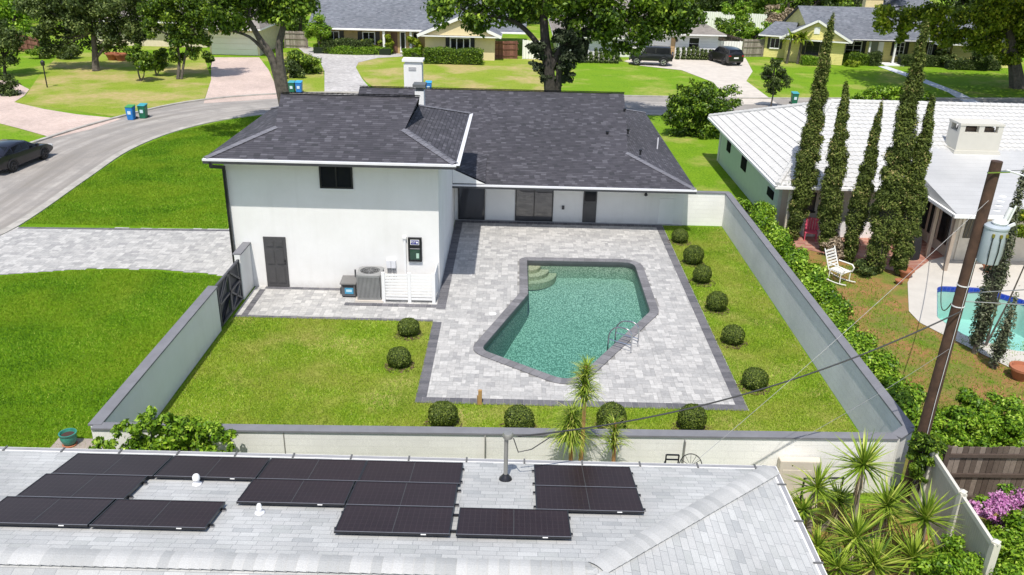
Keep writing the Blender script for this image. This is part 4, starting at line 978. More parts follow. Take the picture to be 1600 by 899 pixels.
wb = [(aty(p, 80, 89.5).x) for p in (703, 735)]; window(TH, wb[0], wb[1], .7, 2.25, 89.49, WHITE, GLASS, 2, fw=.12, shutters=.4)
for a, b in ((512, 530), (566, 586)):
    window(TH, aty(a, 50, YT).x, aty(b, 50, YT).x, .95, 2.2, YT-.01, WHITE, GLASS, 1, fw=.1, shutters=.45)
TW = plain('brown_door', (.16, .08, .05)); door(TH, aty(611, 60, YT).x, aty(621, 60, YT).x, .1, 2.2, YT-.01, TW)
window(TH, aty(625, 60, YT).x, aty(634, 60, YT).x, .2, 2.3, YT-.01, WHITE, GLASS, 0, fw=.1); window(TH, aty(645, 60, YT).x, aty(653, 60, YT).x, .9, 2.3, YT-.01, WHITE, GLASS, 0, fw=.08)
for p in (600, 642): MB().box(aty(p, 60, YT-.6).x-.12, aty(p, 60, YT-.6).x+.12, YT-.75, YT-.5, 0, 2.5).build('porch_column', WHITE, TH)
# white house with brown roof behind the big oak
YW = 94.5
WB = thing('house', (15, YW, 0), 'white clapboard house with brown-grey hip roof behind the black vehicles', 'house')
x0, x1 = aty(872, 80, YW-4).x, aty(964, 80, YW-4).x; x2 = aty(1120, 80, YW).x
MB().box(x0, x1, YW-4, YW, 0, 2.5).build('wing_wall', CLAP, WB); MB().box(x0, x2, YW, YW+11, 0, 2.6).build('wall', CLAP, WB)
make_roof(Roof(x0-.6, x2+.7, YW-.7, YW+12, 2.65, 5.8, x0+6, x2-6, 'h', 'h'), WB, SH_BROWN, SH_BROWN, CLAP, WHITE, caps=False)
make_roof(Roof(x0-.6, x1+.6, YW-4.7, YW+8, 2.6, 4.9, x0+3, x1-3, 'h', 'h'), WB, SH_BROWN, SH_BROWN, CLAP, WHITE, caps=False)
for a, b, y in ((902, 921, YW-4), (1075, 1093, YW)): window(WB, aty(a, 70, y).x, aty(b, 70, y).x, .9, 2.3, y-.01, WHITE, GLASS, 0, rows=2, fw=.1)
door(WB, aty(1047, 80, YW).x, aty(1054, 80, YW).x, .1, 2.2, YW-.01, plain('tan_door', (.45, .30, .15)))
MB().lathe([(.05, -.15), (.14, 0), (.08, .2)], (aty(1057, 65, YW).x, YW-.15, 1.9), 8).build('porch_lamp', BLK, WB)
# white gate panels and fences
def fence(name, a, b, h, mat, label, board=.14, posts=True, cap=False, rails=True, side=1, dog=.0):
    a = Vector((a[0], a[1], 0)); b = Vector((b[0], b[1], 0)); d = b-a; L = d.length; d.normalize(); n = Vector((-d.y, d.x, 0))*side
    t = thing(name, a, label, 'fence'); m = MB(); k = int(L/board); rnd = random.Random(5)
    for i in range(k):
        p = a+d*(i*board); q = a+d*((i+.93)*board); z = h+rnd.uniform(-.02, .02)-dog; o = n*rnd.uniform(0, .006)
        m.mesh([p+o, q+o, q+o+n*.02, p+o+n*.02, *[r+Vector((0, 0, z)) for r in (p+o, q+o, q+o+n*.02, p+o+n*.02)]], [(4, 5, 6, 7), (0, 1, 5, 4), (1, 2, 6, 5), (2, 3, 7, 6), (3, 0, 4, 7)], rnd.random())
    m.build('board_panel', mat, t)
    if rails:
        for z in (.3, h*.55, h-.22): MB().beam(a-n*.03+Vector((0, 0, z)), b-n*.03+Vector((0, 0, z)), .05, .09).build('rail', mat, t)
    if posts:
        for i in range(int(L/2.4)+1):
            p = a+d*min(i*2.4, L)-n*.06; MB().box(p.x-.06, p.x+.06, p.y-.06, p.y+.06, 0, h+.06).build('post', mat, t)
    return t
WOODA = attr_mat('weathered_boards', [(0, (.085, .062, .05)), (.5, (.155, .12, .098)), (1, (.27, .22, .185))], .9, fine=12, bump=25)
WOODB = attr_mat('grey_boards', [(0, (.22, .19, .16)), (.5, (.32, .28, .24)), (1, (.42, .38, .33))], .9, fine=6)
WOODR = attr_mat('red_boards', [(0, (.16, .07, .05)), (1, (.30, .14, .10))], .9, fine=6)
VIN = plain('vinyl_white', (.80, .79, .75), .5, var=.02)
fence('wood_fence', at(446, 75), at(482, 76), 1.8, WOODB, 'grey wooden fence left of the tan house', .16)
fence('wood_fence', at(771, 92), at(810, 92), 1.8, WOODR, 'reddish wooden fence right of the tan house', .16)
fence('white_gate', at(817, 92), at(846, 93), 1.9, VIN, 'white vinyl gate panel left of the big oak', .3, rails=False)
fence('white_gate', at(1119, 92), at(1158, 93), 1.9, VIN, 'white vinyl gate panel right of the brown-roofed house', .3, rails=False)
fence('wood_fence', at(1159, 89), at(1246, 88), 1.9, WOODB, 'long grey wooden fence between the dark car and the yellow house', .16)
fence('wood_fence', at(1078, 62), at(1158, 88), 1.9, WOOD and WOODA, 'dark wooden side fence behind the brown-roofed house', .16)
fence('white_fence', aty(1090, 50, 125)[:2], aty(1215, 52, 122)[:2], 2.4, VIN, 'far white fence beyond the back garden', .3, rails=False)
fence('wood_fence', at(28, 78), at(66, 86), 1.6, WOODR, 'reddish wooden fence behind the left trees', .16)
# yellow house
YH = thing('house', (42, 94, 0), 'yellow house with blue-grey roof, black shutters and a white porch, top right', 'house')
Y0 = 95.0; YEL = SIDING
xs = lambda p, y=Y0: aty(p, 80, y).x
a0, a1 = xs(1300), xs(1475)
MB().box(a0, a1, Y0, Y0+10, 0, 2.5).build('wall', YEL, YH)
yr = Roof(a0-3, a1+1.2, Y0-1.6, Y0+11, 2.6, 5.4, a0-3, a1-4, 'g', 'h'); make_roof(yr, YH, SH_BLUE, SH_CAP, YEL, WHITE, (BLK, 'f'), caps=False)
TT = Matrix.Translation((xs(1272, 93.2), 93.2, 0)) @ Matrix.Rotation(R(-22), 4, 'Z'); hw_ = 3.0
MB(TT).box(-hw_, hw_, 0, 9, 0, 2.5).build('wing_wall', YEL, YH)
GT = TT @ Matrix.Translation((0, -.6, 0)) @ Matrix.Rotation(R(90), 4, 'Z')
make_roof(Roof(0, 9, -hw_-.7, hw_+.7, 2.5, 4.5, 0, 9, 'g', 'h', T=GT), YH, SH_BLUE, SH_CAP, YEL, WHITE, caps=False)
mb = MB(TT)
for s in (-1, 1): mb.beam((s*(hw_+.7), -.64, 2.45), (0, -.64, 4.45), .05, .22)
mb.build('bargeboard', WHITE, YH)
MB(TT).box(-.3, .3, -.36, -.3, 3.1, 3.8).build('gable_vent', WHITE, YH)
window(YH, -.9, .5, .9, 2.3, -.02, BLK, GLASS, 1, rows=3, T=TT, shutters=.35); 
MB(TT).box(-5.5, -hw_-.005, 2.5, 9, 0, 2.4).build('side_wing_wall', YEL, YH)
make_roof(Roof(-6.2, -hw_+.5, 1.8, 9.5, 2.45, 3.6, -5, -hw_, 'h', 'g', T=TT), YH, SH_BLUE, SH_CAP, YEL, WHITE, caps=False)
window(YH, -4.9, -3.9, 1.0, 2.1, 2.48, WHITE, GLASS, 1, T=TT, shutters=.25)
for a, b in ((1319, 1345), (1398, 1412), (1449, 1456)): window(YH, xs(a), xs(b), .8, 2.25, Y0-.01, WHITE, GLASS, 1, rows=3, fw=.09, shutters=.4)
door(YH, xs(1371), xs(1379), .1, 2.2, Y0-.01, WHITE); MB().box(xs(1359), xs(1371)-.06, Y0-.06, Y0-.01, .1, 2.2).build('door_side_panel', plain('grey_green', (.18, .2, .17)), YH)
for p in (1315, 1356, 1396, 1480): MB().box(xs(p, 94)-.09, xs(p, 94)+.09, 93.6, 93.8, 0, 2.5).build('porch_column', WHITE, YH)
MB().box(xs(1372), xs(1402), 92.6, 94.9, .0, .12).build('porch_step', WHITE, YH)
MB().box(a1, a1+7.5, 93.2, 104, 0, 2.4).build('right_wall', YEL, YH)
make_roof(Roof(a1-2, a1+8, 92.5, 105, 2.45, 4.9, a1, a1+3, 'h', 'h'), YH, SH_BLUE, SH_CAP, YEL, WHITE, caps=False)
chimney(YH, aty(1350, 20, 101).x, aty(1377, 20, 101).x, 101, 102, 4, 6.1, plain('yellow_chimney', (.75, .62, .33)), plain('yellow_chimney', (.75, .62, .33)))
# top-left garage house
LH = thing('house', (-33, 93, 0), 'pale house with a wide white garage door behind the left trees', 'house')
yl = 89.0
xl0, xl1 = aty(150, 60, 94).x, aty(322, 60, 94).x
MB().box(aty(326, 60, yl).x, aty(404, 60, yl).x, yl, yl+9, 0, 2.7).build('garage_wall', plain('beige_render', (.66, .58, .44), .85), LH)
MB().box(xl0, xl1, 94, 104, 0, 2.6).build('wall', plain('beige_render', (.66, .58, .44), .85), LH)
gd = MB(); gx0, gx1 = aty(329, 60, yl).x, aty(401, 60, yl).x
for k in range(4): gd.box(gx0, gx1, yl-.05, yl-.005, .04+k*.56, .04+k*.56+.54)
gd.build('garage_door', WHITE, LH)
make_roof(Roof(aty(320, 60, yl).x, aty(410, 60, yl).x+.3, yl-1.5, yl+10, 2.8, 5.2, aty(345, 50, yl).x, aty(385, 50, yl).x, 'h', 'h'), LH, SH_BROWN, SH_BROWN, WHITE, WHITE, caps=False)
make_roof(Roof(xl0-.5, xl1+.5, 93, 105, 2.7, 5.6, xl0+4, xl1-4, 'h', 'h'), LH, SH_BROWN, SH_BROWN, WHITE, WHITE, caps=False)
# far houses
for (p0, p1, y, zr, lab_, wm, rm) in ((1395, 1475, 128, 5.6, 'far pale house with grey-blue roof behind the yellow house', CREAM, SH_BLUE), (60, 130, 135, 5.2, 'far house with pale roof behind the left trees', CREAM, SH_BROWN), (770, 800, 118, 5.0, 'far orange brick house glimpsed between oak branches', plain('orange_brick', (.40, .17, .09)), SH_BROWN), (1400, 1470, 112, 4.4, 'low dark-roofed house just behind the yellow house ridge', CREAM, SH_MAIN)):
    x0, x1 = aty(p0, 10, y).x, aty(p1, 10, y).x; t = thing('house', ((x0+x1)/2, y, 0), lab_, 'house')
    MB().box(x0, x1, y, y+9, 0, 2.7).build('wall', wm, t); make_roof(Roof(x0-.5, x1+.5, y-.5, y+10, 2.8, zr, x0+3, x1-3, 'h', 'h'), t, rm, rm, wm, WHITE, caps=False)
    window(t, (x0+x1)/2-1, (x0+x1)/2+1, 1, 2.2, y-.01, WHITE, GLASS, 1)
# ------------------------------------------------------------------ near fences at the right
wf0, wf1 = Vector((10.6, 18.75)), Vector((16.5, 18.9))
wfy = at(1530, 700, 1.75).y
fence('wood_fence', (10.5, wfy), (18, wfy+.2), 1.75, WOODA, 'dark weathered wooden fence behind the white vinyl fence, bottom right', .14, side=1)
VIN2 = plain('vinyl_cream', (.62, .59, .52), .6, var=.04)
vf = thing('vinyl_fence', (10.6, 16.6, 0), 'white vinyl privacy fence running toward the pink flowering bush', 'fence')
va_, vb_ = at(1460, 705, 1.8), at(1556, 850, 1.8); va_.z = vb_.z = 0; dv = (vb_-va_).normalized(); nv = Vector((-dv.y, dv.x, 0)); L = (vb_-va_).length
for i in range(3):
    p = va_+dv*(i*L/2); MB().box(p.x-.07, p.x+.07, p.y-.07, p.y+.07, 0, 1.82).build('post', VIN2, vf); MB().lathe([(.10, 1.82), (.10, 1.86), (.0, 1.92)], (p.x, p.y, 0), 4).build('post_cap', VIN2, vf)
for i in range(2):
    p = va_+dv*(i*L/2+.08); q = va_+dv*((i+1)*L/2-.08); up = Vector((0, 0, 1)); m = MB(); k = 18
    for j in range(k): m.beam(p.lerp(q, j/k)+up*.88, p.lerp(q, (j+.95)/k)+up*.88, .025, 1.6)
    m.build('panel', plain('vinyl_beige', (.50, .46, .39), .7, var=.06), vf); MB().beam(p+up*1.72, q+up*1.72, .07, .12).build('rail', VIN2, vf); MB().beam(p+up*.1, q+up*.1, .07, .12).build('rail', VIN2, vf)
# beige equipment cabinet against the front wall with pipe frame
q = at(1280, 775); t = thing('utility_cabinet', (7.9, 17.0, 0), 'flat beige utility cabinet against the white wall near the yuccas', 'cabinet')
cx0, cx1, cz1 = aty(1217, 740, 17.2).x, aty(1281, 740, 17.2).x, aty(1250, 722, 17.2).z
MB().box(cx0, cx1, 17.2, 17.42, 0, cz1).build('cabinet', CREAM, t, bevel=.01); MB().box(cx0+.08, cx1-.2, 17.19, 17.199, .05, cz1-.25).build('cabinet_door', plain('cream_panel', (.66, .6, .5)), t); MB().lathe([(.02, 0), (.02, .02)], (cx0+.3, 17.2, cz1-.12), 8, 'y').build('lock', BLK, t)
t = thing('pipe_frame', (8.6, 16.4, 0), 'low dark pipe frame standing among the yuccas', 'pipe frame')
MB().tube([(aty(1257, 748, 16.6).x, 16.6, 0), (aty(1257, 748, 16.6).x, 16.6, aty(1257, 748, 16.6).z), (aty(1319, 749, 16.6).x, 16.65, aty(1319, 749, 16.6).z), (aty(1319, 749, 16.6).x, 16.65, 0)], .03, 8).build('pipe', BLK, t)
# ------------------------------------------------------------------ utility pole and wires
PB = Vector((10.32, 17.2, 0)); 
ptop = aty(1558, 252, PB.y); PB.x = aty(1413, 785, PB.y).x
t = thing('utility_pole', PB, 'tall dark wooden utility pole carrying a grey transformer beside the yard wall corner', 'utility pole')
axis = (ptop-PB); UP = lambda z: PB+axis*(z/ptop.z)
POLE = plain('creosote_wood', (.075, .040, .026), .9, var=.4, scale=4, bump=.5)
MB().tube([UP(z) for z in (-.2, 2, 4, 6, ptop.z)], [.155, .145, .135, .125, .115], 16).build('pole', POLE, t, smooth=True)
def pt_on(px, py): return aty(px, py, PB.y)
MB().beam(pt_on(1537, 267)+Vector((0, -.15, 0)), pt_on(1572, 266)+Vector((0, -.15, 0)), .03, .03).build('through_bolt', CHROME, t)
MB().tube([pt_on(1572, 266), pt_on(1600, 275)], .02, 6).build('guy_insulator', GUT, t)
MB().tube([UP(.2)+Vector((.02, -.19, 0)), UP(3)+Vector((-.02, -.185, 0)), UP(5)+Vector((.0, -.17, 0)), UP(6.6)+Vector((.02, -.165, 0))], .006, 6).build('ground_wire', GUT, t)
for z in (5.4, 5.9): c = UP(z); MB().lathe([(.138, -.012), (.138, .012)], c, 16).build('band', GUT, t)
TRM = plain('transformer_paint', (.40, .45, .50), .4, var=.08, scale=3)
c = aty(1543, 410, PB.y-.22); ttop = aty(1541, 352, PB.y-.22); c.x += .0; hT = ttop.z-c.z
tt = thing('transformer', c, 'pale blue-grey cylindrical transformer hung on the utility pole', 'transformer')
MB().lathe([(.17, 0), (.225, .01), (.235, .04), (.235, hT-.06), (.25, hT-.05), (.25, hT-.01), (.21, hT+.02), (.1, hT+.04)], c, 28).build('tank', TRM, tt, smooth=True)
MB().lathe([(.06, 0), (.13, .0), (.16, .05), (.12, .11), (0, .12)], c+Vector((.02, -.03, hT+.03)), 16).build('bushing_cover', plain('porcelain', (.75, .76, .76), .3), tt, smooth=True)
for k, (dx, dy) in enumerate(((-.14, -.2), (.0, -.25), (.15, -.2))):
    MB().tube([c+Vector((dx, dy, hT*.78)), c+Vector((dx*1.1, dy-.03, hT*.4)), c+Vector((dx*.9, dy, .05)), c+Vector((dx*.7, dy+.1, -.25))], .012, 6).build('lead_cable', BLK, tt)
    MB().lathe([(.03, -.02), (.03, .05), (.0, .06)], c+Vector((dx, dy, hT*.78)), 8).build('terminal', plain('brass', (.5, .4, .15), .3, .9), tt)
MB().tube([c+Vector((0, 0, hT*.9)), UP(c.z+hT*.9)+Vector((0, 0, 0))], .04, 8).build('bracket', GUT, tt)
cu = pt_on(1580, 342); t2 = thing('cutout_fuse', cu, 'white cutout fuse and ribbed insulators right of the pole above the transformer', 'fuse')
MB().tube([pt_on(1566, 352), pt_on(1580, 325)], .05, 10).build('insulator', plain('porcelain', (.75, .76, .76), .3), t2)
ins = MB()
for k in range(4):
    p = pt_on(1557, 330).lerp(pt_on(1566, 308), k/3); ins.lathe([(.03, 0), (.08, .015), (.03, .035)], p, 12)
ins.build('ribbed_insulator', plain('porcelain', (.75, .76, .76), .3), t2)
MB().tube([pt_on(1588, 322), pt_on(1574, 350)], .022, 8).build('fuse_tube', plain('porcelain', (.75, .76, .76), .3), t2)
MB().beam(UP(6.95), pt_on(1586, 350), .04, .06).build('bracket', GUT, t2)
def wire(pts, r, mat, label, name='overhead_wire', sag=0):
    if len(pts) == 2:
        a, b = Vector(pts[0]), Vector(pts[1]); pts = [a.lerp(b, i/24)-Vector((0, 0, sag*4*(i/24)*(1-i/24))) for i in range(25)]
    o = MB().tube(pts, r, 6).build(name, mat); tag(o, label, 'overhead wire'); return o
WIREB = plain('black_cable', (.03, .03, .03), .5); WIREG = plain('grey_wire', (.30, .30, .30), .4, .5)
wh_ = Vector((mx+.12, my, rz(my)+.98)); att = UP(5.35)+Vector((0, -.2, 0))
wire([wh_+Vector((.02, 0, 0)), wh_+Vector((.12, .0, -.32)), wh_+Vector((.38, .05, -.28)), wh_+Vector((.75, .15, -.05))], .012, WIREB, 'black drip loop of cable hanging beside the mast head')
wire((wh_+Vector((.1, 0, .05)), att), .017, WIREB, 'thick black twisted service cable sagging from mast to utility pole', sag=.55)
wire((UP(7.9)+Vector((-.05, -.16, 0)), (3.9, 14.85, 2.62)), .0045, WIREG, 'thin pale wire running from high on the pole to the roof edge', sag=.1)
wire((UP(4.4)+Vector((-.05, -.2, 0)), (5.3, 14.9, 2.7)), .004, WIREG, 'thin pale wire running from mid pole to the roof corner', sag=.1)
for (za, b, lab_) in ((8.5, (34, 22, 9.5), 'topmost wire running right from the pole top'), (5.7, (34, 24, 5.6), 'upper pale wire leaving the pole toward the right edge'), (5.5, (34, 16, 6.2), 'lower pale wire leaving the pole toward the right edge')):
    wire((UP(za)+Vector((.1, 0, 0)), b), .012, WIREG, lab_, sag=.25)
wire((UP(5.4)+Vector((-.1, .1, 0)), (18.0, 33.0, 2.6)), .014, WIREB, 'black cable running from the pole to the flat wing roof', sag=1.6)
# ------------------------------------------------------------------ small objects
def bin_(loc, mat, lid, label, rz_=0, group='wheeled bins at the kerb'):
    t = thing('wheeled_bin', loc, label, 'wheeled bin', group); X, Y, Z = loc
    pr = [(-.24, -.26, 0), (.24, -.26, 0), (.24, .26, 0), (-.24, .26, 0), (-.29, -.34, .98), (.29, -.34, .98), (.29, .34, .98), (-.29, .34, .98)]
    MB().mesh([(X+a, Y+b, c) for a, b, c in pr], [(3, 2, 1, 0), (4, 5, 6, 7), (0, 1, 5, 4), (1, 2, 6, 5), (2, 3, 7, 6), (3, 0, 4, 7)]).build('bin_body', mat, t, bevel=.03)
    MB().mesh([(X+a, Y+b, c) for a, b, c in [(-.32, -.38, .98), (.32, -.38, .98), (.32, .40, 1.02), (-.32, .40, 1.02), (-.30, -.36, 1.03), (.30, -.36, 1.03), (.30, .38, 1.1), (-.30, .38, 1.1)]], [(3, 2, 1, 0), (4, 5, 6, 7), (0, 1, 5, 4), (1, 2, 6, 5), (2, 3, 7, 6), (3, 0, 4, 7)]).build('lid', lid, t, bevel=.02)
    MB().box(X-.13, X+.13, Y-.325, Y-.30, .45, .7).build('emblem_plate', plain('bin_pale', (.55, .68, .72)), t)
    for s in (-.3, .3): MB().lathe([(.1, -.03), (.1, .03)], (X+s, Y+.3, .1), 14, 'x').build('wheel', BLK, t)
    MB().tube([(X-.25, Y+.42, .96), (X+.25, Y+.42, .96)], .02, 6).build('handle', BLK, t)
    t.scale = (.86, .86, .9); return t
BLUE = plain('bin_blue', (.02, .19, .52), .4); GRN = plain('bin_green', (.01, .14, .07), .4); TEAL = plain('bin_teal_lid', (.05, .33, .38), .4); LIMEL = plain('bin_lime_lid', (.06, .30, .08), .4); BLID = plain('bin_blue_lid', (.04, .34, .62), .4)
b_ = at(206, 187); b_.z = 0; bin_((b_.x, b_.y, 0), BLUE, LIMEL, 'blue wheeled bin with green lid at the left kerb'); bin_((b_.x+.62, b_.y+.55, 0), GRN, TEAL, 'dark green wheeled bin with teal lid at the left kerb')
b_ = at(457, 146); bin_((b_.x, b_.y, 0), GRN, TEAL, 'dark green bin beside a blue one under the left oak'); b_ = at(468, 146); bin_((b_.x, b_.y, 0), BLUE, BLID, 'blue bin beside a green one under the left oak')
b_ = at(670, 146); bin_((b_.x, b_.y, 0), BLUE, BLID, 'lone blue bin just behind the roof ridge near the chimney'); b_ = at(1240, 163); bin_((b_.x, b_.y, 0), GRN, TEAL, 'lone green bin with teal lid by the road above the white roof')
q = at(74, 137); t = thing('lamp_post', q, 'slim dark lamp post on the left lawn', 'lamp post')
MB().tube([q, q+Vector((0, 0, 1.75))], .05, 8).build('post', BLK, t); MB().lathe([(.06, 0), (.15, .05), (.17, .3), (.2, .32), (.05, .45), (.0, .5)], q+Vector((0, 0, 1.72)), 8).build('lantern', BLK, t)
# teal pot on slab
q = Vector((-11.35, 18.35, 0)); q = at(110, 697); t = tag(MB().box(q.x-.45, q.x+1.2, q.y-1.6, q.y+.3, 0, .04).build('slab', plain('slab_pink', (.34, .29, .26), .9, bump=.2)), None, None, None, 'structure')
t = thing('flower_pot', q, 'teal glazed pot with a terracotta saucer at the wall corner', 'flower pot')
TEALP = plain('teal_glaze', (.04, .22, .17), .2, var=.3, scale=6)
MB().lathe([(.11, 0), (.18, .09), (.21, .21), (.2, .3), (.22, .32), (.225, .36), (.19, .36), (.16, .27)], q+Vector((0, 0, .06)), 26).build('pot', TEALP, t, smooth=True)
MB().lathe([(.17, 0), (.19, .03), (.15, .04)], q+Vector((0, 0, .04)), 20).build('saucer', TERRA, t); MB().lathe([(.0, 0), (.18, 0), (.18, .01)], q+Vector((0, 0, .34)), 18).build('soil', plain('soil', (.06, .03, .025), .95), t)
def terracotta(px, py, r_, label, z=0):
    q = at(px, py, z); t = thing('flower_pot', q, label, 'flower pot')
    MB().lathe([(r_*.6, 0), (r_*.95, r_*.9), (r_*1.08, r_*.95), (r_*1.08, r_*1.15), (r_*.9, r_*1.15), (r_*.85, r_*.9), (0, r_*.88)], q, 20).build('pot', TERRA, t, smooth=True)
terracotta(1414, 433, .3, 'terracotta pot at the foot of the tall cypresses'); terracotta(1404, 444, .16, 'small tipped terracotta pot on the dirt by the pool deck')
terracotta(1594, 592, .38, 'wide terracotta bowl at the right edge below the pool deck'); terracotta(1545, 425, .3, 'terracotta planter behind the utility pole by the pool')
terracotta(176, 94, .6, 'left of two terracotta pots by the far front door'); terracotta(190, 95, .6, 'right of two terracotta pots by the far front door')
# white rocking chair
q = at(1309, 440); t = thing('rocking_chair', q, 'white metal rocking chair on the bare ground by the hedge', 'rocking chair')
CT = Matrix.Translation(q) @ Matrix.Rotation(R(35), 4, 'Z') @ Matrix.Scale(1.15, 4)
def tb(name, P, r_): return MB(CT).tube(P, r_, 8).build(name, VIN, t, smooth=True)
for s in (-.27, .27):
    tb('rocker', [(s, y, .04+.22*y*y) for y in [(-.5+i*.1) for i in range(11)]], .022)
    tb('leg', [(s, -.25, .06), (s, -.24, .42)], .02); tb('leg', [(s, .22, .06), (s, .2, .42)], .02)
    tb('armrest', [(s, .28, .66), (s*1.1, 0, .66), (s*1.1, -.25, .66), (s, -.36, .58), (s, -.3, .42)], .024)
m = MB(CT)
for k in range(7): y = -.28+k*.085; m.box(-.27, .27, y, y+.055, .42, .44)
m.build('seat', VIN, t); m = MB(CT)
for k in range(6): z = .5+k*.1; m.box(-.26, .26, .3+(z-.42)*.35, .325+(z-.42)*.35, z, z+.06)
m.build('backrest', VIN, t)
for s in (-.27, .27): tb('back_post', [(s, .26, .42), (s, .56, 1.12)], .02)
# pink patio chair and bench on porch
q = at(1265, 375); t = thing('patio_chair', q, 'pink slatted patio chair on the neighbour porch between cypresses', 'chair')
PK = plain('pink_plastic', (.62, .10, .16), .5); CT = Matrix.Translation(q) @ Matrix.Rotation(R(-15), 4, 'Z')
MB(CT).box(-.28, .28, -.25, .25, .38, .42).build('seat', PK, t)
m = MB(CT)
for k in range(5): m.box(-.27+k*.11, -.18+k*.11, .24, .27, .42, 1.0)
m.build('backrest', PK, t)
for sx in (-.25, .25):
    for sy in (-.22, .22): MB(CT).box(sx-.02, sx+.02, sy-.02, sy+.02, 0, .38).build('leg', PK, t)
    MB(CT).box(sx-.04, sx+.04, -.25, .25, .6, .63).build('armrest', PK, t)
q = at(1440, 392); t = thing('covered_grill', (17.3, 34.6, 0), 'grill under a black cover at the mouth of the flat-roofed wing', 'grill')
MB().lathe([(.52, 0), (.5, .5), (.46, .85), (.4, 1.05), (.25, 1.2), (.0, 1.25)], (17.3, 34.6, 0), 18).build('cover', plain('black_fabric', (.012, .012, .014), .9, bump=.5, scale=1), t, smooth=True)
# black chair and round wire table between wall and roof
q = Vector((2.75, 16.55, 0)); t = thing('wire_chair', q, 'black wire garden chair behind the gutter against the white wall', 'chair')
bx0 = aty(1037, 700, q.y); zt = aty(1050, 711, q.y).z; x0 = aty(1041, 711, q.y).x; x1 = aty(1061, 711, q.y).x
for a, b in (((x0, zt), (x1, zt)), ((x0, zt-.13), (x1, zt-.13)), ((x0, zt), (x0, 0)), ((x1, zt), (x1, 0))): MB().beam((a[0], q.y, a[1]), (b[0], q.y, b[1]), .03, .03).build('back_frame', BLK, t)
for x in (x0-.12, x1-.1): MB().beam((x, q.y-.45, 0), (x, q.y-.45, zt-.2), .03, .03).build('leg', BLK, t); MB().beam((x, q.y-.45, zt-.2), (x+.1, q.y, zt-.2), .03, .03).build('armrest', BLK, t)
m = MB()
for k in range(6): m.beam((x0-.1+.02*k, q.y-.45+k*.09, zt-.45), (x1, q.y-.45+k*.09, zt-.45), .02, .02)
m.build('seat', BLK, t)
t = thing('wire_table', (aty(1079, 725, 16.7).x, 16.7, 0), 'round wire table top leaning beside the black wire chair', 'table'); c = aty(1079, 728, 16.7); rr = .27
m = MB(); m.tube([(c.x+rr*math.cos(k*math.pi/12), 16.7+.1*math.sin(k*math.pi/12), c.z+rr*math.sin(k*math.pi/12)) for k in range(25)], .012, 6, False)
for k in range(12): a = k*math.pi/6; m.tube([(c.x, 16.7, c.z), (c.x+rr*math.cos(a), 16.7+.1*math.sin(a), c.z+rr*math.sin(a))], .006, 4)
m.build('table_top', BLK, t); MB().tube([(c.x, 16.72, 0), (c.x, 16.72, c.z)], .02, 6).build('leg', BLK, t)
q = at(750, 632); t = thing('marker_post', q, 'short wooden post in the lawn at the patio edge', 'post')
MB().box(q.x-.055, q.x+.055, q.y-.05, q.y+.05, 0, .48).build('post', plain('pale_wood', (.42, .25, .09), .8, bump=.3), t, bevel=.008); MB().box(q.x-.09, q.x-.056, q.y-.04, q.y+.02, .0, .3).build('tap_pipe', plain('pipe_tan', (.3, .2, .12)), t)
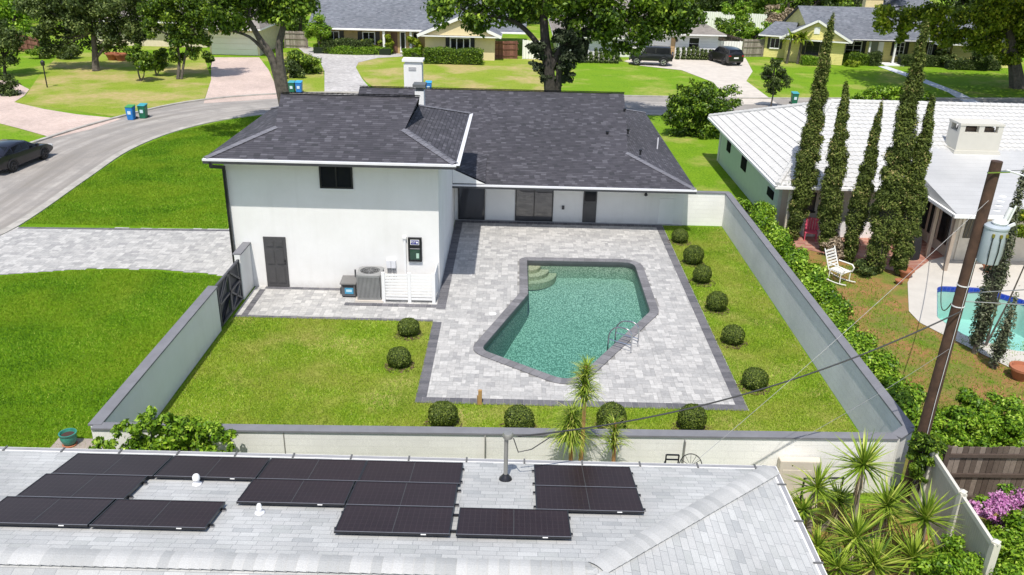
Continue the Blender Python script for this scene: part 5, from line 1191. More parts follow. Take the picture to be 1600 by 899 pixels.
# ------------------------------------------------------------------ cars
def car(loc, ang, body, kind, label):
    """loft of body sections along x (front +x)"""
    T = Matrix.Translation(loc) @ Matrix.Rotation(ang, 4, 'Z')
    t = thing('parked_car', loc, label, 'car')
    if kind == 'coupe': L, W, st, gh, wr, wb = 4.75, 1.86, [(-2.37, .45, .80), (-2.25, .3, .98), (-1.9, .22, 1.02), (-1.0, .2, .98), (0, .2, .95), (.9, .2, .93), (1.5, .2, .86), (2.0, .22, .76), (2.28, .28, .66), (2.37, .4, .55)], [(-1.95, 1.02, 1.03), (-1.1, .98, 1.34), (-.3, .96, 1.40), (.25, .95, 1.37), (1.05, .92, .93)], .335, 2.75
    elif kind == 'suv': L, W, st, gh, wr, wb = 4.7, 1.92, [(-2.35, .5, 1.05), (-2.3, .35, 1.15), (-2.0, .28, 1.18), (-1.0, .25, 1.16), (0, .25, 1.13), (1.0, .25, 1.1), (1.6, .25, 1.04), (2.1, .28, .95), (2.3, .35, .8), (2.35, .5, .7)], [(-2.28, 1.16, 1.17), (-2.0, 1.17, 1.62), (-1.2, 1.15, 1.74), (0, 1.13, 1.74), (.4, 1.12, 1.68), (1.15, 1.08, 1.1)], .38, 2.85
    else: L, W, st, gh, wr, wb = 4.3, 1.80, [(-2.12, .55, 1.15), (-2.08, .5, 1.2), (-1.5, .48, 1.2), (0, .48, 1.2), (.75, .48, 1.2), (.85, .5, 1.18), (1.9, .55, 1.12), (2.0, .6, 1.05)], [(-2.06, 1.2, 1.21), (-1.98, 1.2, 1.86), (-.5, 1.2, 1.88), (.5, 1.2, 1.86), (.82, 1.2, 1.2)], .41, 2.75
    rows = []
    for x, zb, zt in st:
        tap = 1-.10*max(0, abs(x)/(L/2)-.55)/.45*(1 if kind != 'jeep' else .3); w_ = W/2*tap; zm = zb+(zt-zb)*.55
        rows.append([(x, -w_*.9, zb), (x, -w_, zb+.1), (x, -w_, zm), (x, -w_*.95, zt-.03), (x, -w_*.85, zt), (x, 0, zt+.03), (x, w_*.85, zt), (x, w_*.95, zt-.03), (x, w_, zm), (x, w_, zb+.1), (x, w_*.9, zb)])
    m = MB(T); n = len(rows[0])
    V = [p for r_ in rows for p in r_]; F = []
    for i in range(len(rows)-1):
        for k in range(n-1): F.append((i*n+k, (i+1)*n+k, (i+1)*n+k+1, i*n+k+1))
        F.append((i*n, i*n+n-1, (i+1)*n+n-1, (i+1)*n))
    F.append(tuple(range(n))[::-1]); F.append(tuple((len(rows)-1)*n+k for k in range(n)))
    m.mesh(V, F); m.build('body', body, t, smooth=True)
    # greenhouse
    g = MB(T); gl_ = MB(T); R_ = []
    for x, zl, zt in gh:
        wl = W/2*.93; wt = W/2*(.72 if kind != 'jeep' else .86); f = (zt-zl)/(max(q_[2] for q_ in gh)-zl+1e-6)
        R_.append([(x, -wl, zl-.02), (x, -(wl+(wt-wl)*f), zt-.04), (x, -(wl+(wt-wl)*f)*.88, zt), (x, 0, zt+.02), (x, (wl+(wt-wl)*f)*.88, zt), (x, (wl+(wt-wl)*f), zt-.04), (x, wl, zl-.02)])
    V = [p for r_ in R_ for p in r_]; F = []; n = 7
    for i in range(len(R_)-1):
        for k in range(6): F.append((i*n+k, (i+1)*n+k, (i+1)*n+k+1, i*n+k+1))
    g.mesh(V, F); g.build('cabin', body, t, smooth=True)
    def lerp(a, b, u): return tuple(a[i]+(b[i]-a[i])*u for i in range(3))
    for sgn, (k0, k1) in ((-1, (0, 1)), (1, (6, 5))):
        for i in range(len(R_)-1):
            a, b, c, d = R_[i][k0], R_[i+1][k0], R_[i+1][k1], R_[i][k1]
            pts = [lerp(lerp(a, b, u), lerp(d, c, u), v) for u, v in ((.06, .14), (.94, .14), (.94, .9), (.06, .9))]
            pts = [(p[0], p[1]+sgn*.012, p[2]) for p in pts]
            if abs(pts[0][2]-pts[3][2])+abs(pts[1][2]-pts[2][2]) < .12: continue
            MB(T).face(pts if sgn < 0 else pts[::-1]).build('side_window', GLASS, t)
    for (i, j, nm) in ((len(R_)-2, len(R_)-1, 'windscreen'), (1, 0, 'rear_window')):
        a, b = R_[i], R_[j]; e = (Vector(b[3])-Vector(a[3])); nx_ = 1 if nm == 'windscreen' else -1; up = Vector((-e.z*nx_*nx_ if 0 else abs(e.z)*nx_, 0, abs(e.x))).normalized()*.014
        P = [Vector(lerp(a[2], b[2], .08))+up, Vector(lerp(a[4], b[4], .08))+up, Vector(lerp(a[5], b[6], .92))+up, Vector(lerp(a[1], b[0], .92))+up]
        P[2].y *= .92; P[3].y *= .92
        MB(T).face(P).build(nm, GLASS, t)
    for sx in (-wb/2, wb/2):
        for sy in (-1, 1):
            c = (sx, sy*(W/2-.1), wr); wm = MB(T).lathe([(wr*.62, -.11), (wr*.95, -.11), (wr, -.06), (wr, .06), (wr*.95, .11), (wr*.62, .11)], (sx, sy*(W/2-.1), wr), 22, 'y').build('wheel', plain('tyre_rubber', (.012, .012, .012), .8), t, smooth=True)
            rm = plain('rim_silver', (.55, .55, .55), .3, .7) if kind == 'jeep' else plain('rim_dark', (.06, .06, .065), .3, .7)
            r_ = MB(T); yy_ = sy*(W/2+.005); r_.lathe([(wr*.12, -.02), (wr*.12, .02)], (sx, yy_, wr), 10, 'y')
            for k in range(5): a = k*2*math.pi/5; r_.beam((sx, yy_, wr), (sx+wr*.6*math.cos(a), yy_, wr+wr*.6*math.sin(a)), .03, .07)
            r_.tube([(sx+wr*.62*math.cos(k*math.pi/8), yy_, wr+wr*.62*math.sin(k*math.pi/8)) for k in range(17)], .02, 6, False); r_.build('rim', rm, wm)
            ar = MB(T); ar.tube([(sx+(wr+.06)*math.cos(k*math.pi/10), sy*(W/2+.0), wr+(wr+.06)*math.sin(k*math.pi/10)) for k in range(11)], .05 if kind == 'jeep' else .02, 6); ar.build('wheel_arch', BLK, t)
    fx = st[-1][0]; bx = st[0][0]; zl = (st[-2][2]+st[-2][1])/2+.08; zr_ = st[1][2]-.2
    for sy in (-1, 1):
        MB(T).box(fx-.12, fx+.01, sy*W*.37-.14, sy*W*.37+.14, zl, zl+.12).build('headlight', plain('lamp_clear', (.7, .7, .7), .1), t, bevel=.02)
        MB(T).box(bx-.012, bx+.12, sy*W*.38-.15, sy*W*.38+.12, zr_, zr_+.13).build('tail_light', plain('lamp_red', (.35, .01, .02), .2), t, bevel=.02)
        MB(T).box(gh[-1][0]-.45, gh[-1][0]-.25, sy*(W/2+.02), sy*(W/2+.2), gh[-1][1]+.05, gh[-1][1]+.2).build('mirror', body, t, bevel=.03)
    MB(T).box(bx-.015, bx+.02, -.26, .26, zr_-.2, zr_-.06).build('number_plate', WHITE, t)
    if kind == 'jeep':
        MB(T).lathe([(.25, -.1), (.38, -.08), (.38, .08), (.25, .1)], (bx-.14, .1, 1.0), 20, 'x').build('spare_wheel', BLK, t); MB(T).box(fx-.0, fx+.16, -.8, .8, .5, .66).build('bumper', BLK, t); MB(T).box(bx-.14, bx, -.75, .75, .5, .64).build('rear_bumper', BLK, t)
        MB(T).box(-.9, .75, -W/2-.08, -W/2+.02, .42, .5).build('side_step', CHROME, t)
    return t
PAINT = lambda n, c: (lambda t: (t.base(c), t.set(.3, 0, spec=.4, Coat_Weight=.6, Coat_Roughness=.04))[1])(NT(n))
BK = PAINT('black_car_paint', (.008, .008, .010)); GYP = PAINT('dark_grey_car_paint', (.010, .009, .014))
a, b = at(72, 249), at(21, 270); d = (a-b).normalized(); nrm = Vector((-d.y, d.x, 0)); cc = (a+b)/2+nrm*.88; car((cc.x, cc.y, .01), math.atan2(d.y, d.x), GYP, 'coupe', 'dark grey coupe parked on the road at the left edge')
a, b = at(994, 101), at(1039, 105.5); cc = (a+b)/2; car((cc.x, cc.y+.75, .02), math.atan2(.12, -1), BK, 'jeep', 'boxy black off-road vehicle parked side-on in front of the white house')
a = at(1144, 104); car((a.x-.3, a.y+2.3, .02), math.atan2(1, -.28), BK, 'suv', 'black estate car seen from behind by the white gate panel')
# ------------------------------------------------------------------ vegetation
def unit(n):
    v = RNG.normal(size=(n, 3)); return v/np.linalg.norm(v, axis=1)[:, None]
def leaf_quads(P, N, size, asp=.5, jit=.35):
    n = len(P); a = np.cross(N, unit(n)); a /= np.linalg.norm(a, axis=1)[:, None]+1e-9; b = np.cross(N, a)
    s = size*(1+jit*RNG.uniform(-1, 1, n))[:, None]; L = a*s*.5; W = b*s*.5*asp
    fold = N*s*.12
    return np.stack([P-L, P+W+fold, P+L, P-W+fold], 1).reshape(-1, 3)
def foliage(name, blobs, n, size, mat, parent, asp=.55, shell=.45, up=.35, tone=.0, var=.22, clipx=None):
    B = np.array(blobs, float); w_ = (B[:, 3]*B[:, 4]*B[:, 5])**(2/3); w_ /= w_.sum()
    idx = RNG.choice(len(B), n, p=w_); d = unit(n); r_ = RNG.uniform(0, 1, n)**shell
    r_ = r_*(1+.12*RNG.normal(size=n))
    P = B[idx, :3]+d*B[idx, 3:6]*r_[:, None]
    N = d*.9+unit(n)*.85+np.array([0, 0, up]); N /= np.linalg.norm(N, axis=1)[:, None]
    cl = RNG.uniform(-.16, .16, len(B)); sh = np.clip(.5+tone+cl[idx]+RNG.normal(size=n)*var, 0, 1)
    P[:, 2] = np.maximum(P[:, 2], .03)
    if clipx is not None: P[:, 0] = np.where(P[:, 0] < clipx, 2*clipx-P[:, 0], P[:, 0])
    return np_mesh(name, leaf_quads(P, N, size, asp), 4, sh, mat, parent)
def sub(blobs, k=10, f=.45):
    """break each lobe into smaller tufts so the outline is uneven"""
    out = []
    for (x, y, z, a, b, c) in blobs:
        for _ in range(k):
            d = unit(1)[0]; q = RNG.uniform(.45, 1.0); s = f*RNG.uniform(.6, 1.25)
            out.append((x+d[0]*a*q, y+d[1]*b*q, z+d[2]*c*q, a*s, b*s, c*s*.85))
    return out
def pb(px, py, y, r_, ry=None, dy=0): q = aty(px, py, y+dy); return (q.x, y+dy, q.z, r_, ry or r_, r_*.85)
def tree(name, label, base, blobs, n, size, mat, limbs=(), bark=BARK, cat='tree', group=None, k=10, f=.45, tr=.3, extra=None, **kw):
    t = thing(name, base, label, cat, group); m = MB(); base = Vector(base)
    for path, r0, r1 in limbs:
        P = spline(path, 4); m.tube(P, [r0+(r1-r0)*i/(len(P)-1) for i in range(len(P))], 8)
    # twigs reaching into the crown
    tips = [Vector(p[-1]) for p, _, _ in limbs] or [base]
    for b in blobs[:14]:
        c = Vector(b[:3]); o = min(tips, key=lambda q: (q-c).length); mid = o.lerp(c, .5)+Vector((0, 0, -.15*(c-o).length*.3)); m.tube(spline([o, mid, c], 3), [tr*.35, tr*.3, tr*.27, tr*.22, tr*.18, tr*.12, tr*.08][:7], 5)
    m.build('trunk', bark, t, smooth=True)
    foliage('crown', sub(blobs, k, f), n, size, mat, t, **kw)
    if extra: foliage('ivy', sub(extra[0], 8, .45), extra[1], extra[2], extra[3], t)
    return t
# big oak in the middle
Y = 60.5; b0 = (aty(865, 150, Y).x, Y, 0.00); K_ = .83
oak = [pb(*a) for a in ((712, 10, Y, 1.91), (735, 35, Y, 1.24), (690, -5, Y, 1.83), (760, 22, Y, 1.08), (748, 48, Y, 0.66), (800, 2, Y, 1.91), (822, 20, Y, 1.33), (780, -20, Y, 2.49), (850, -15, Y, 2.49), (930, 22, Y, 2.16), (955, 45, Y, 1.66), (985, 28, Y, 1.99), (1020, 18, Y, 2.07), (1060, 14, Y, 1.83), (952, 72, Y, 1.00), (985, 66, Y, 1.08), (1010, 52, Y, 1.24), (1045, 42, Y, 1.16), (1078, 26, Y, 1.00), (1070, 52, Y, 0.50), (900, 25, Y, 1.49), (905, -15, Y, 2.49), (1000, -15, Y, 2.49), (1050, -15, Y, 2.07), (880, 5, Y, 1.66), (930, -5, Y, 1.99))]
q = lambda px, py, y=Y: aty(px, py, y)
tree('oak_tree', 'large oak with ivy-clad forked trunk behind the dark roof ridge', b0, oak, 30000, .30, LEAF,
     [([b0, q(857, 108), q(852, 65), q(849, 20)], .48, .26), ([q(858, 112), q(885, 66), q(930, 42), q(985, 32)], .26, .12), ([q(857, 108), q(838, 66), q(800, 32), q(750, 25)], .24, .1), ([Vector(b0)+Vector((.3, .2, 0)), q(874, 110), q(882, 70), q(890, 30)], .25, .15)], BARKD,
     extra=([pb(*a) for a in ((847, 88, Y, 0.62), (853, 120, Y, 0.50), (880, 103, Y, 0.83), (896, 78, Y, 0.95), (886, 60, Y, 1.08), (874, 126, Y, 0.50), (903, 50, Y, 1.08), (840, 75, Y, 0.75), (838, 105, Y, 0.58), (890, 90, Y, 1.00), (905, 68, Y, 0.83), (884, 118, Y, 0.58))], 12000, .22, plain('ivy_dark', (.035, .05, .018), .8, var=.4, scale=2)))
Y = 56.0; b0 = (aty(446, 150, Y).x, Y, 0.00)
tree('oak_tree', 'leaning forked oak rising behind the garage roof at its left end', b0, [pb(*a) for a in ((380, 8, Y, 1.84), (350, 18, Y, 1.20), (420, -8, Y, 1.92), (462, 2, Y, 1.28), (342, 42, Y, 0.72), (364, 38, Y, 0.64), (405, 14, Y, 1.20), (478, -8, Y, 1.20), (330, 3, Y, 1.52), (395, -18, Y, 2.40), (445, -15, Y, 2.00), (430, 22, Y, 0.80))]+[(-20.2, 49.5, 11.2, 2.0, 1.8, .9), (-17.8, 48.8, 11.4, 1.9, 1.7, .9), (-18.5, 53, 11, 2.2, 2, .9)], 18000, .27, LEAF,
     [([b0, q(428, 100, Y), q(405, 60, Y), q(388, 30, Y)], .34, .14), ([Vector(b0)+Vector((.25, 0, 0)), q(437, 90, Y), q(441, 48, Y), q(452, 5, Y)], .32, .14), ([q(420, 88, Y), q(390, 58, Y), q(350, 45, Y)], .14, .06), ([q(452, 5, Y), (-17.5, 54.5, 9.6), (-18.2, 52.5, 10.6), (-18.5, 51, 11)], .14, .06)], BARK)
Y = 77.7; b0 = tuple(at(150, 111)[:2])+(0,)
tree('olive_green_tree', 'broad grey-green tree shading the far left lawn', b0, [pb(*a) for a in ((60, 8, Y, 2), (100, 33, Y, 2.2), (85, 60, Y, 1.4), (130, 48, Y, 2.1), (160, 28, Y, 2.3), (190, 48, Y, 1.8), (208, 28, Y, 1.9), (140, 3, Y, 2.4), (195, 3, Y, 2.2), (178, 66, Y, 1.1), (72, 38, Y, 1.7), (212, 58, Y, 1.1), (110, 5, Y, 2.2), (75, 75, Y, 1.0))], 26000, .27, LEAFD, [([b0, q(148, 80, Y), q(145, 50, Y)], .35, .18), ([q(149, 92, Y), q(168, 70, Y)], .15, .08)], BARK, tone=.08)
Y = 74.7; b0 = tuple(at(278, 124)[:2])+(0,)
tree('broadleaf_tree', 'dense bright green tree left of the white garage door', b0, [pb(*a) for a in ((250, 18, Y, 1.8), (282, 8, Y, 2.1), (302, 30, Y, 1.7), (265, 46, Y, 1.6), (290, 62, Y, 1.1), (320, 22, Y, 1.5), (310, 52, Y, 1.0), (240, 42, Y, 1.2), (326, 62, Y, .6), (235, 5, Y, 1.6), (300, -10, Y, 2.2), (278, 85, Y, .9), (300, 80, Y, .8))], 22000, .25, LEAF, [([b0, q(280, 95, Y), q(276, 60, Y)], .16, .1), ([Vector(b0)+Vector((.3, 0, 0)), q(288, 95, Y), q(296, 55, Y)], .12, .08)], BARK)
for px, py, bl, lab_ in ((220, 127, ((218, 92, 1.0), (211, 80, .75), (229, 101, .6)), 'small bushy tree nearest the left bins'), (245, 119, ((243, 96, .8), (250, 85, .7)), 'thin young tree with pale stems on the far left lawn')):
    b0 = at(px, py); tree('small_tree', lab_, b0, [pb(a, b, b0.y, r_) for a, b, r_ in bl], 3500, .22, LEAF, [([b0, b0+Vector((-.1, 0, .9)), aty(bl[0][0], bl[0][1], b0.y)], .08, .05), ([b0, b0+Vector((.4, 0, .8)), aty(bl[1][0], bl[1][1], b0.y)], .06, .03)], BARK, tr=.1)
b0 = at(8, 118); tree('dark_tree', 'dark green tree at the far left edge above the brick path', b0, [pb(*a) for a in ((5, 70, b0.y, 1.7), (14, 92, b0.y, 1.1), (-10, 50, b0.y, 2), (22, 58, b0.y, .9))], 5000, .24, LEAFD, [([b0, aty(6, 90, b0.y)], .15, .1)], BARKD)
def bush(label, blobs, n, size, mat, name='shrub', cat='shrub', group=None, k=8, f=.45, stem=True, **kw):
    b = blobs[0]; t = thing(name, (b[0], b[1], 0), label, cat, group)
    foliage('foliage', sub(blobs, k, f), n, size, mat, t, **kw)
    if stem:
        m = MB()
        for c in blobs[:5]: m.tube([(b[0], b[1], 0), ((b[0]+c[0])/2, (b[1]+c[1])/2, c[2]*.4), (c[0], c[1], c[2])], [.04, .03, .015], 5)
        m.build('stem', BARK, t)
    return t
b0 = at(8, 148); bush('dark rounded bush at the left edge beside the brick path', [(b0.x, b0.y, .9, 1.3, 1.2, 1.0), (b0.x-1, b0.y, 1.3, 1.2, 1.2, 1.1)], 4000, .2, LEAFD)
b0 = at(1090, 213); Y = b0.y
tree('round_tree', 'round dense green tree between the dark roof and the white tile roof', b0, [pb(*a) for a in ((1093, 150, Y, 1.5), (1065, 160, Y, 1.2), (1125, 155, Y, 1.2), (1060, 182, Y, 1.0), (1085, 180, Y, 1.4), (1120, 182, Y, 1.3), (1143, 168, Y, .7), (1080, 140, Y, .8), (1105, 135, Y, .6), (1048, 168, Y, .7), (1100, 200, Y, 1.2), (1070, 200, Y, .9), (1130, 195, Y, 1))], 16000, .19, LEAF, [([b0, b0+Vector((0, 0, 1.4))], .16, .1)], BARK)
b0 = at(1204, 168); Y = b0.y
tree('young_tree', 'small slim-trunked tree by the road above the white roof', b0, [pb(*a) for a in ((1210, 108, Y, .75), (1203, 125, Y, .8), (1218, 128, Y, .8), (1209, 142, Y, .6), (1212, 97, Y, .4), (1196, 118, Y, .5), (1224, 118, Y, .5))], 5000, .16, LEAFD, [([b0, b0+Vector((.05, 0, 1.3)), aty(1208, 120, Y)], .07, .04)], BARK)
Y = 84; b0 = tuple(at(1590, 138)[:2])+(0,); Y = b0[1]
ok = [pb(*a) for a in ((1402, 33, Y, 1.5), (1385, 24, Y, 1.2), (1432, 24, Y, 1.8), (1408, 56, Y, .9), (1378, 44, Y, .8), (1470, 38, Y, 2.0), (1500, 42, Y, 1.8), (1485, 62, Y, 1.0), (1540, 38, Y, 2.3), (1530, 66, Y, 1.4), (1580, 48, Y, 2.4), (1605, 28, Y, 2.8), (1562, 20, Y, 2.2), (1590, 78, Y, 1.4), (1630, 50, Y, 3), (1575, 92, Y, .8), (1455, 28, Y, 1.3), (1550, 82, Y, 1.0), (1640, 90, Y, 2))]
tree('oak_tree', 'spreading yellow-green oak at the top right corner shading its lawn', b0, ok, 30000, .32, LEAFY, [([b0, q(1586, 105, Y), q(1580, 70, Y), q(1575, 45, Y)], .75, .3), ([q(1584, 95, Y), q(1545, 60, Y), q(1490, 50, Y), q(1430, 40, Y)], .3, .1)], BARK)
b0 = at(1395, 160); oak_top = thing('oak_tree', (62, 76, 0), 'tall dark-crowned oak standing past the right edge beyond the white roof', 'tree')
foliage('crown', [(x, y, 12.3+.5*math.sin(x), 3.0, 3.0, 1.4) for x in (34, 37.5, 41, 44.5, 48, 51.5, 55, 58.5) for y in (66, 69.5, 73, 76.5, 80)], 34000, .5, LEAF, oak_top)
MB().tube([(62, 76, 0), (61, 75, 6), (58, 73, 11)], [.7, .5, .3], 10).build('trunk', BARK, oak_top)
bush('low spreading green bush beside the far kerb beyond the white roof', [pb(a, b, b0.y, r_) for a, b, r_ in ((1390, 150, 1.1), (1350, 152, .8), (1370, 146, .9), (1412, 147, 1.0), (1440, 154, .8), (1335, 158, .6))], 9000, .2, LEAFB, k=12, f=.4)
# background trees
far_t = [(15, 5, 105, 3.5, LEAFB, 'bright green far tree at the top left corner'), (-40, 10, 110, 4.5, LEAFD, 'dark far tree beyond the left edge of the street'), (55, -12, 125, 5, LEAFD, 'far dark tree above the left lawn'), (230, -15, 112, 5, LEAFD, 'far dark tree behind the pale house roof'), (330, -18, 116, 5, LEAFD, 'far tree above the garage roof with white door'), (465, 12, 104, 3.0, LEAFD, 'dark tree beside the tan house gable end'), (450, -20, 112, 5, LEAF, 'far tree over the tan house left end'),
         (800, -20, 125, 5, LEAFD, 'far tree behind the big oak crown'), (1110, 4, 130, 4.2, LEAFD, 'far dark tree behind the brown hip roof'), (1160, 2, 135, 5, LEAFD, 'far dark tree left of the orange bush'), (1150, 26, 116, 1.9, LEAFB, 'bright small tree in the garden behind the brown-roofed house'), (1145, 50, 108, 2.0, LEAF, 'vine-covered mound behind the brown-roofed house'), (1180, 56, 104, 1.6, LEAFB, 'bright shrubby tree behind the long wooden fence'),
         (1232, 3, 128, 4.6, LEAF, 'full green tree behind the yellow gable'), (1275, 6, 126, 4.2, LEAFD, 'dark tree above the yellow house ridge, left part'), (1318, 6, 128, 4.4, LEAF, 'green tree above the yellow house ridge, centre'), (1362, 4, 130, 4.2, LEAFO, 'greyish olive tree near the yellow chimney'), (1215, 30, 116, 1.9, DEADL, 'dry orange-brown bush left of the yellow gable'), (1395, -22, 150, 6, LEAFO, 'pale far tree at the top right'),
         (1500, -2, 112, 4.5, LEAFD, 'dark canopy behind the yellow-green oak, left part'), (1550, 2, 112, 4.2, LEAFD, 'dark canopy behind the yellow-green oak, right part'), (1610, 0, 110, 4.5, LEAFD, 'dark canopy at the top right corner'), (1030, -15, 128, 5, LEAF, 'far green tree above the big oak right limb'), (700, -30, 130, 5, LEAF, 'far tree beyond the tan house roof')]
for px, py, y, r_, mt, lb in far_t:
    c = aty(px, py, y); z = max(c.z, r_*.6)
    bl = [(c.x+RNG.uniform(-.7, .7)*r_, y+RNG.uniform(-.5, .5)*r_, max(.8, z+RNG.uniform(-.6, .6)*r_), r_*.6, r_*.6, r_*.5) for _ in range(7)]
    tree('background_tree', lb, (c.x, y, 0), bl, int(900*r_+1500), .2+.055*r_, mt, [([(c.x, y, 0), (c.x+.2, y, z*.5), (c.x, y, z)], .09*r_, .04*r_)], BARKD, k=7, f=.5)
def tree_mass(name, label, x0, x1, y0, y1, z, n, mat):
    bl = [(RNG.uniform(x0, x1), RNG.uniform(y0, y1), RNG.uniform(z*.3, z), 3.5, 3.5, 3) for _ in range(60)]
    o = foliage(name, bl, n, .7, mat, None); tag(o, label, 'trees', None, 'stuff')
tree_mass('distant_woodland', 'distant wooded neighbourhood across the top of the photo', -110, 130, 150, 175, 9, 26000, LEAFD)
tree_mass('distant_woodland', 'sparser green woodland at the far left horizon', -110, -45, 100, 130, 7, 9000, LEAF)
# hedges and planting across the road
def hedge(label, px0, px1, py, h_, d_, n, mat, y=None, size=.14, wob=.12, group=None, curve=0):
    a = at(px0, py); b = at(px1, py); yy_ = y or (a.y+b.y)/2; a = aty(px0, py, yy_); b = aty(px1, py, yy_); t = thing('hedge', ((a.x+b.x)/2, yy_, 0), label, 'hedge', group)
    u = RNG.uniform(0, 1, n); X = a.x+(b.x-a.x)*u; f = RNG.integers(0, 3, n); v = RNG.uniform(-1, 1, n)
    Yv = np.where(f == 0, -d_/2, np.where(f == 1, v*d_/2, d_/2*np.sign(v)))+curve*(2*u-1)**2; Z = np.where(f == 1, h_, RNG.uniform(.05, 1, n)*h_)
    P = np.stack([X, yy_+Yv, Z], 1)+RNG.normal(size=(n, 3))*wob*.5; P[:, 2] += .08*np.sin(X*2.3)
    N = unit(n)+np.where(f[:, None] == 1, [[0, 0, 1.]], [[0, -1., 0]]); N /= np.linalg.norm(N, axis=1)[:, None]
    np_mesh('foliage', leaf_quads(P, N, size, .6), 4, np.clip(.5+RNG.normal(size=n)*.22, 0, 1), mat, t)
    MB().box(min(a.x, b.x)+.1, max(a.x, b.x)-.1, yy_-d_/2+.1+curve*.3, yy_+d_/2-.1, 0, h_-.12).build('inner_branches', plain('hedge_core', (.012, .022, .008), 1), t)
hedge('long low clipped hedge curving in front of the tan house', 488, 611, 75, .75, .8, 7000, LEAFB, y=91.5, curve=1.0); hedge('tall dark rounded hedge under the tan house windows', 505, 583, 68, 1.4, 1.2, 5000, LEAFD, y=92.0)
hedge('large boxy hedge in front of the tan gable wing', 663, 755, 92, 1.35, 1.6, 7000, LEAF, y=87.0); hedge('short clipped hedge right of the tan house entrance', 630, 660, 77, .75, .8, 2500, LEAFB, y=91.2); hedge('small low hedge behind the boxy hedge', 667, 691, 80, 1.2, .7, 2000, LEAFB, y=88.8)
hedge('low hedge below the yellow gable window', 1252, 1276, 98, .8, .8, 2500, LEAFB, y=91.8); hedge('dark hedge left of the yellow house porch', 1300, 1357, 101, 1.1, 1.0, 5000, LEAF, y=93.0); hedge('dark square hedge beside the grey porch panel', 1356, 1373, 101, 1.3, 1.0, 2000, LEAFD, y=92.8)
hedge('shaded hedge under the right windows of the yellow house', 1403, 1470, 101, 1.0, 1.2, 4000, LEAFD, y=93.2); hedge('dark planting along the far right yellow wall', 1478, 1560, 104, 1.0, 1.2, 4000, LEAFD, y=91.5)
for px, py, r_, mt, lb in ((498, 42, 1.25, LEAFB, 'round flowering tree at the left end of the tan house'), ):
    b0 = Vector((aty(px, 60, 91.8).x, 91.8, 0)); c = aty(px, py, 91.8); tree('flowering_tree', lb, b0, [(c.x, c.y, c.z, 1.3, 1.2, 1.2), (c.x+.5, c.y, c.z-.9, .9, .9, .8), (c.x-.6, c.y, c.z-.4, .8, .8, .8)], 5000, .2, mt, [([b0, (b0.x, b0.y, 1.4)], .1, .08)], BARK)
for px, py, y, r_, mt, lb in ((602, 64, 92.3, .7, LEAFY, 'yellow-green plant by the left porch column'), (645, 66, 92, .8, LEAFY, 'yellow-green plants right of the tan house door'), (572, 68, 91.9, .5, LEAFY, 'golden shrub on the clipped hedge'), (470, 105, 79, 1.6, LEAF, 'dense bush on the island between the two drives'), (455, 92, 80, 1.2, LEAFD, 'darker bush behind the left oak trunk'), (452, 120, 76, 1.0, LEAFD, 'low bush at the foot of the left oak'), (100, 85, 84, 1.2, LEAFD, 'dark shrub below the olive green tree'), (60, 82, 84, 1.0, LEAF, 'green shrub by the reddish far fence'),
                      (325, 88, 80, .6, LEAF, 'small shrub at the left edge of the pink drive'), (1475, 85, 93, .9, LEAFD, 'dark shrub against the yellow wall corner'), (1530, 88, 91, 1.0, LEAFD, 'dark shrub in the shade of the right oak'), (1330, 102, 91.5, .6, LEAFY, 'light green low plant before the porch hedge'), (648, 88, 85, .4, LEAFD, 'tiny reddish plant left of the boxy hedge')):
    c = aty(px, py, y); bush(lb, [(c.x, y, max(c.z, r_*.6), r_, r_, r_*.8), (c.x+r_*.7, y, max(r_*.5, c.z-r_*.3), r_*.7, r_*.7, r_*.6)], int(2500*r_), .2, mt)
fp = None
for i, px in enumerate(list(range(900, 972, 8))+[1060, 1069, 1077, 1084, 1091, 1098, 1104, 1111]):
    y = 89.6 if px < 1000 else 93.6; c = aty(px, 98 if px < 1000 else 86, y)
    if fp is None:
        fp = thing('foundation_shrub', (0, 0, 0), 'x', 'shrub', 'young shrubs along the white house')
        foliage('foliage', [(RNG.uniform(-.15, .15), RNG.uniform(-.15, .15), z, .3-.08*z, .3-.08*z, .28) for z in (.2, .5, .8, 1.1)], 700, .16, LEAFD, fp, tone=.1); o = fp
    else: o = copy_tree(fp)
    o.location = (c.x, y, 0); o.scale = (1, 1, RNG.uniform(.85, 1.2)); ow = ('first', 'second', 'third', 'fourth', 'fifth', 'sixth', 'seventh', 'eighth', 'ninth'); o['label'] = f'{ow[i]} young shrub from left in the row before the white wing' if px < 1000 else f'{ow[i-9]} young shrub from left in the row right of the off-road vehicle'
def frond(P, base, az, L, w_, droop, seg=6, lift=.8, mat=None):
    """arching blade as a strip of quads"""
    out = []; prev = None; p = np.array(base, float); el = lift; d = np.array([math.cos(az), math.sin(az), 0]); s_ = np.array([-math.sin(az), math.cos(az), 0])
    for i in range(seg+1):
        ww = w_*(1-(i/seg)**1.6)*.5*(1 if i else .6); a, b = p-s_*ww, p+s_*ww
        if prev is not None: out += [prev[0], prev[1], b, a]
        prev = (a, b); el_i = el-droop*(i/seg); p = p+(d*math.cos(el_i)+np.array([0, 0, math.sin(el_i)]))*L/seg
    P.extend(out)
def rosette(name, base, n, L, w_, mat, parent, lo=-.2, hi=1.5, droop=.5, seg=4, lj=.25):
    P = []
    for i in range(n):
        e = lo+(hi-lo)*RNG.uniform(0, 1)**.8; frond(P, base, RNG.uniform(0, 2*math.pi), L*(1+lj*RNG.uniform(-1, 1)), w_, droop*RNG.uniform(.5, 1.4), seg, e)
    sh = np.repeat(np.clip(.5+RNG.normal(size=n)*.25, 0, 1), seg); return np_mesh(name, np.array(P), 4, sh, mat, parent)
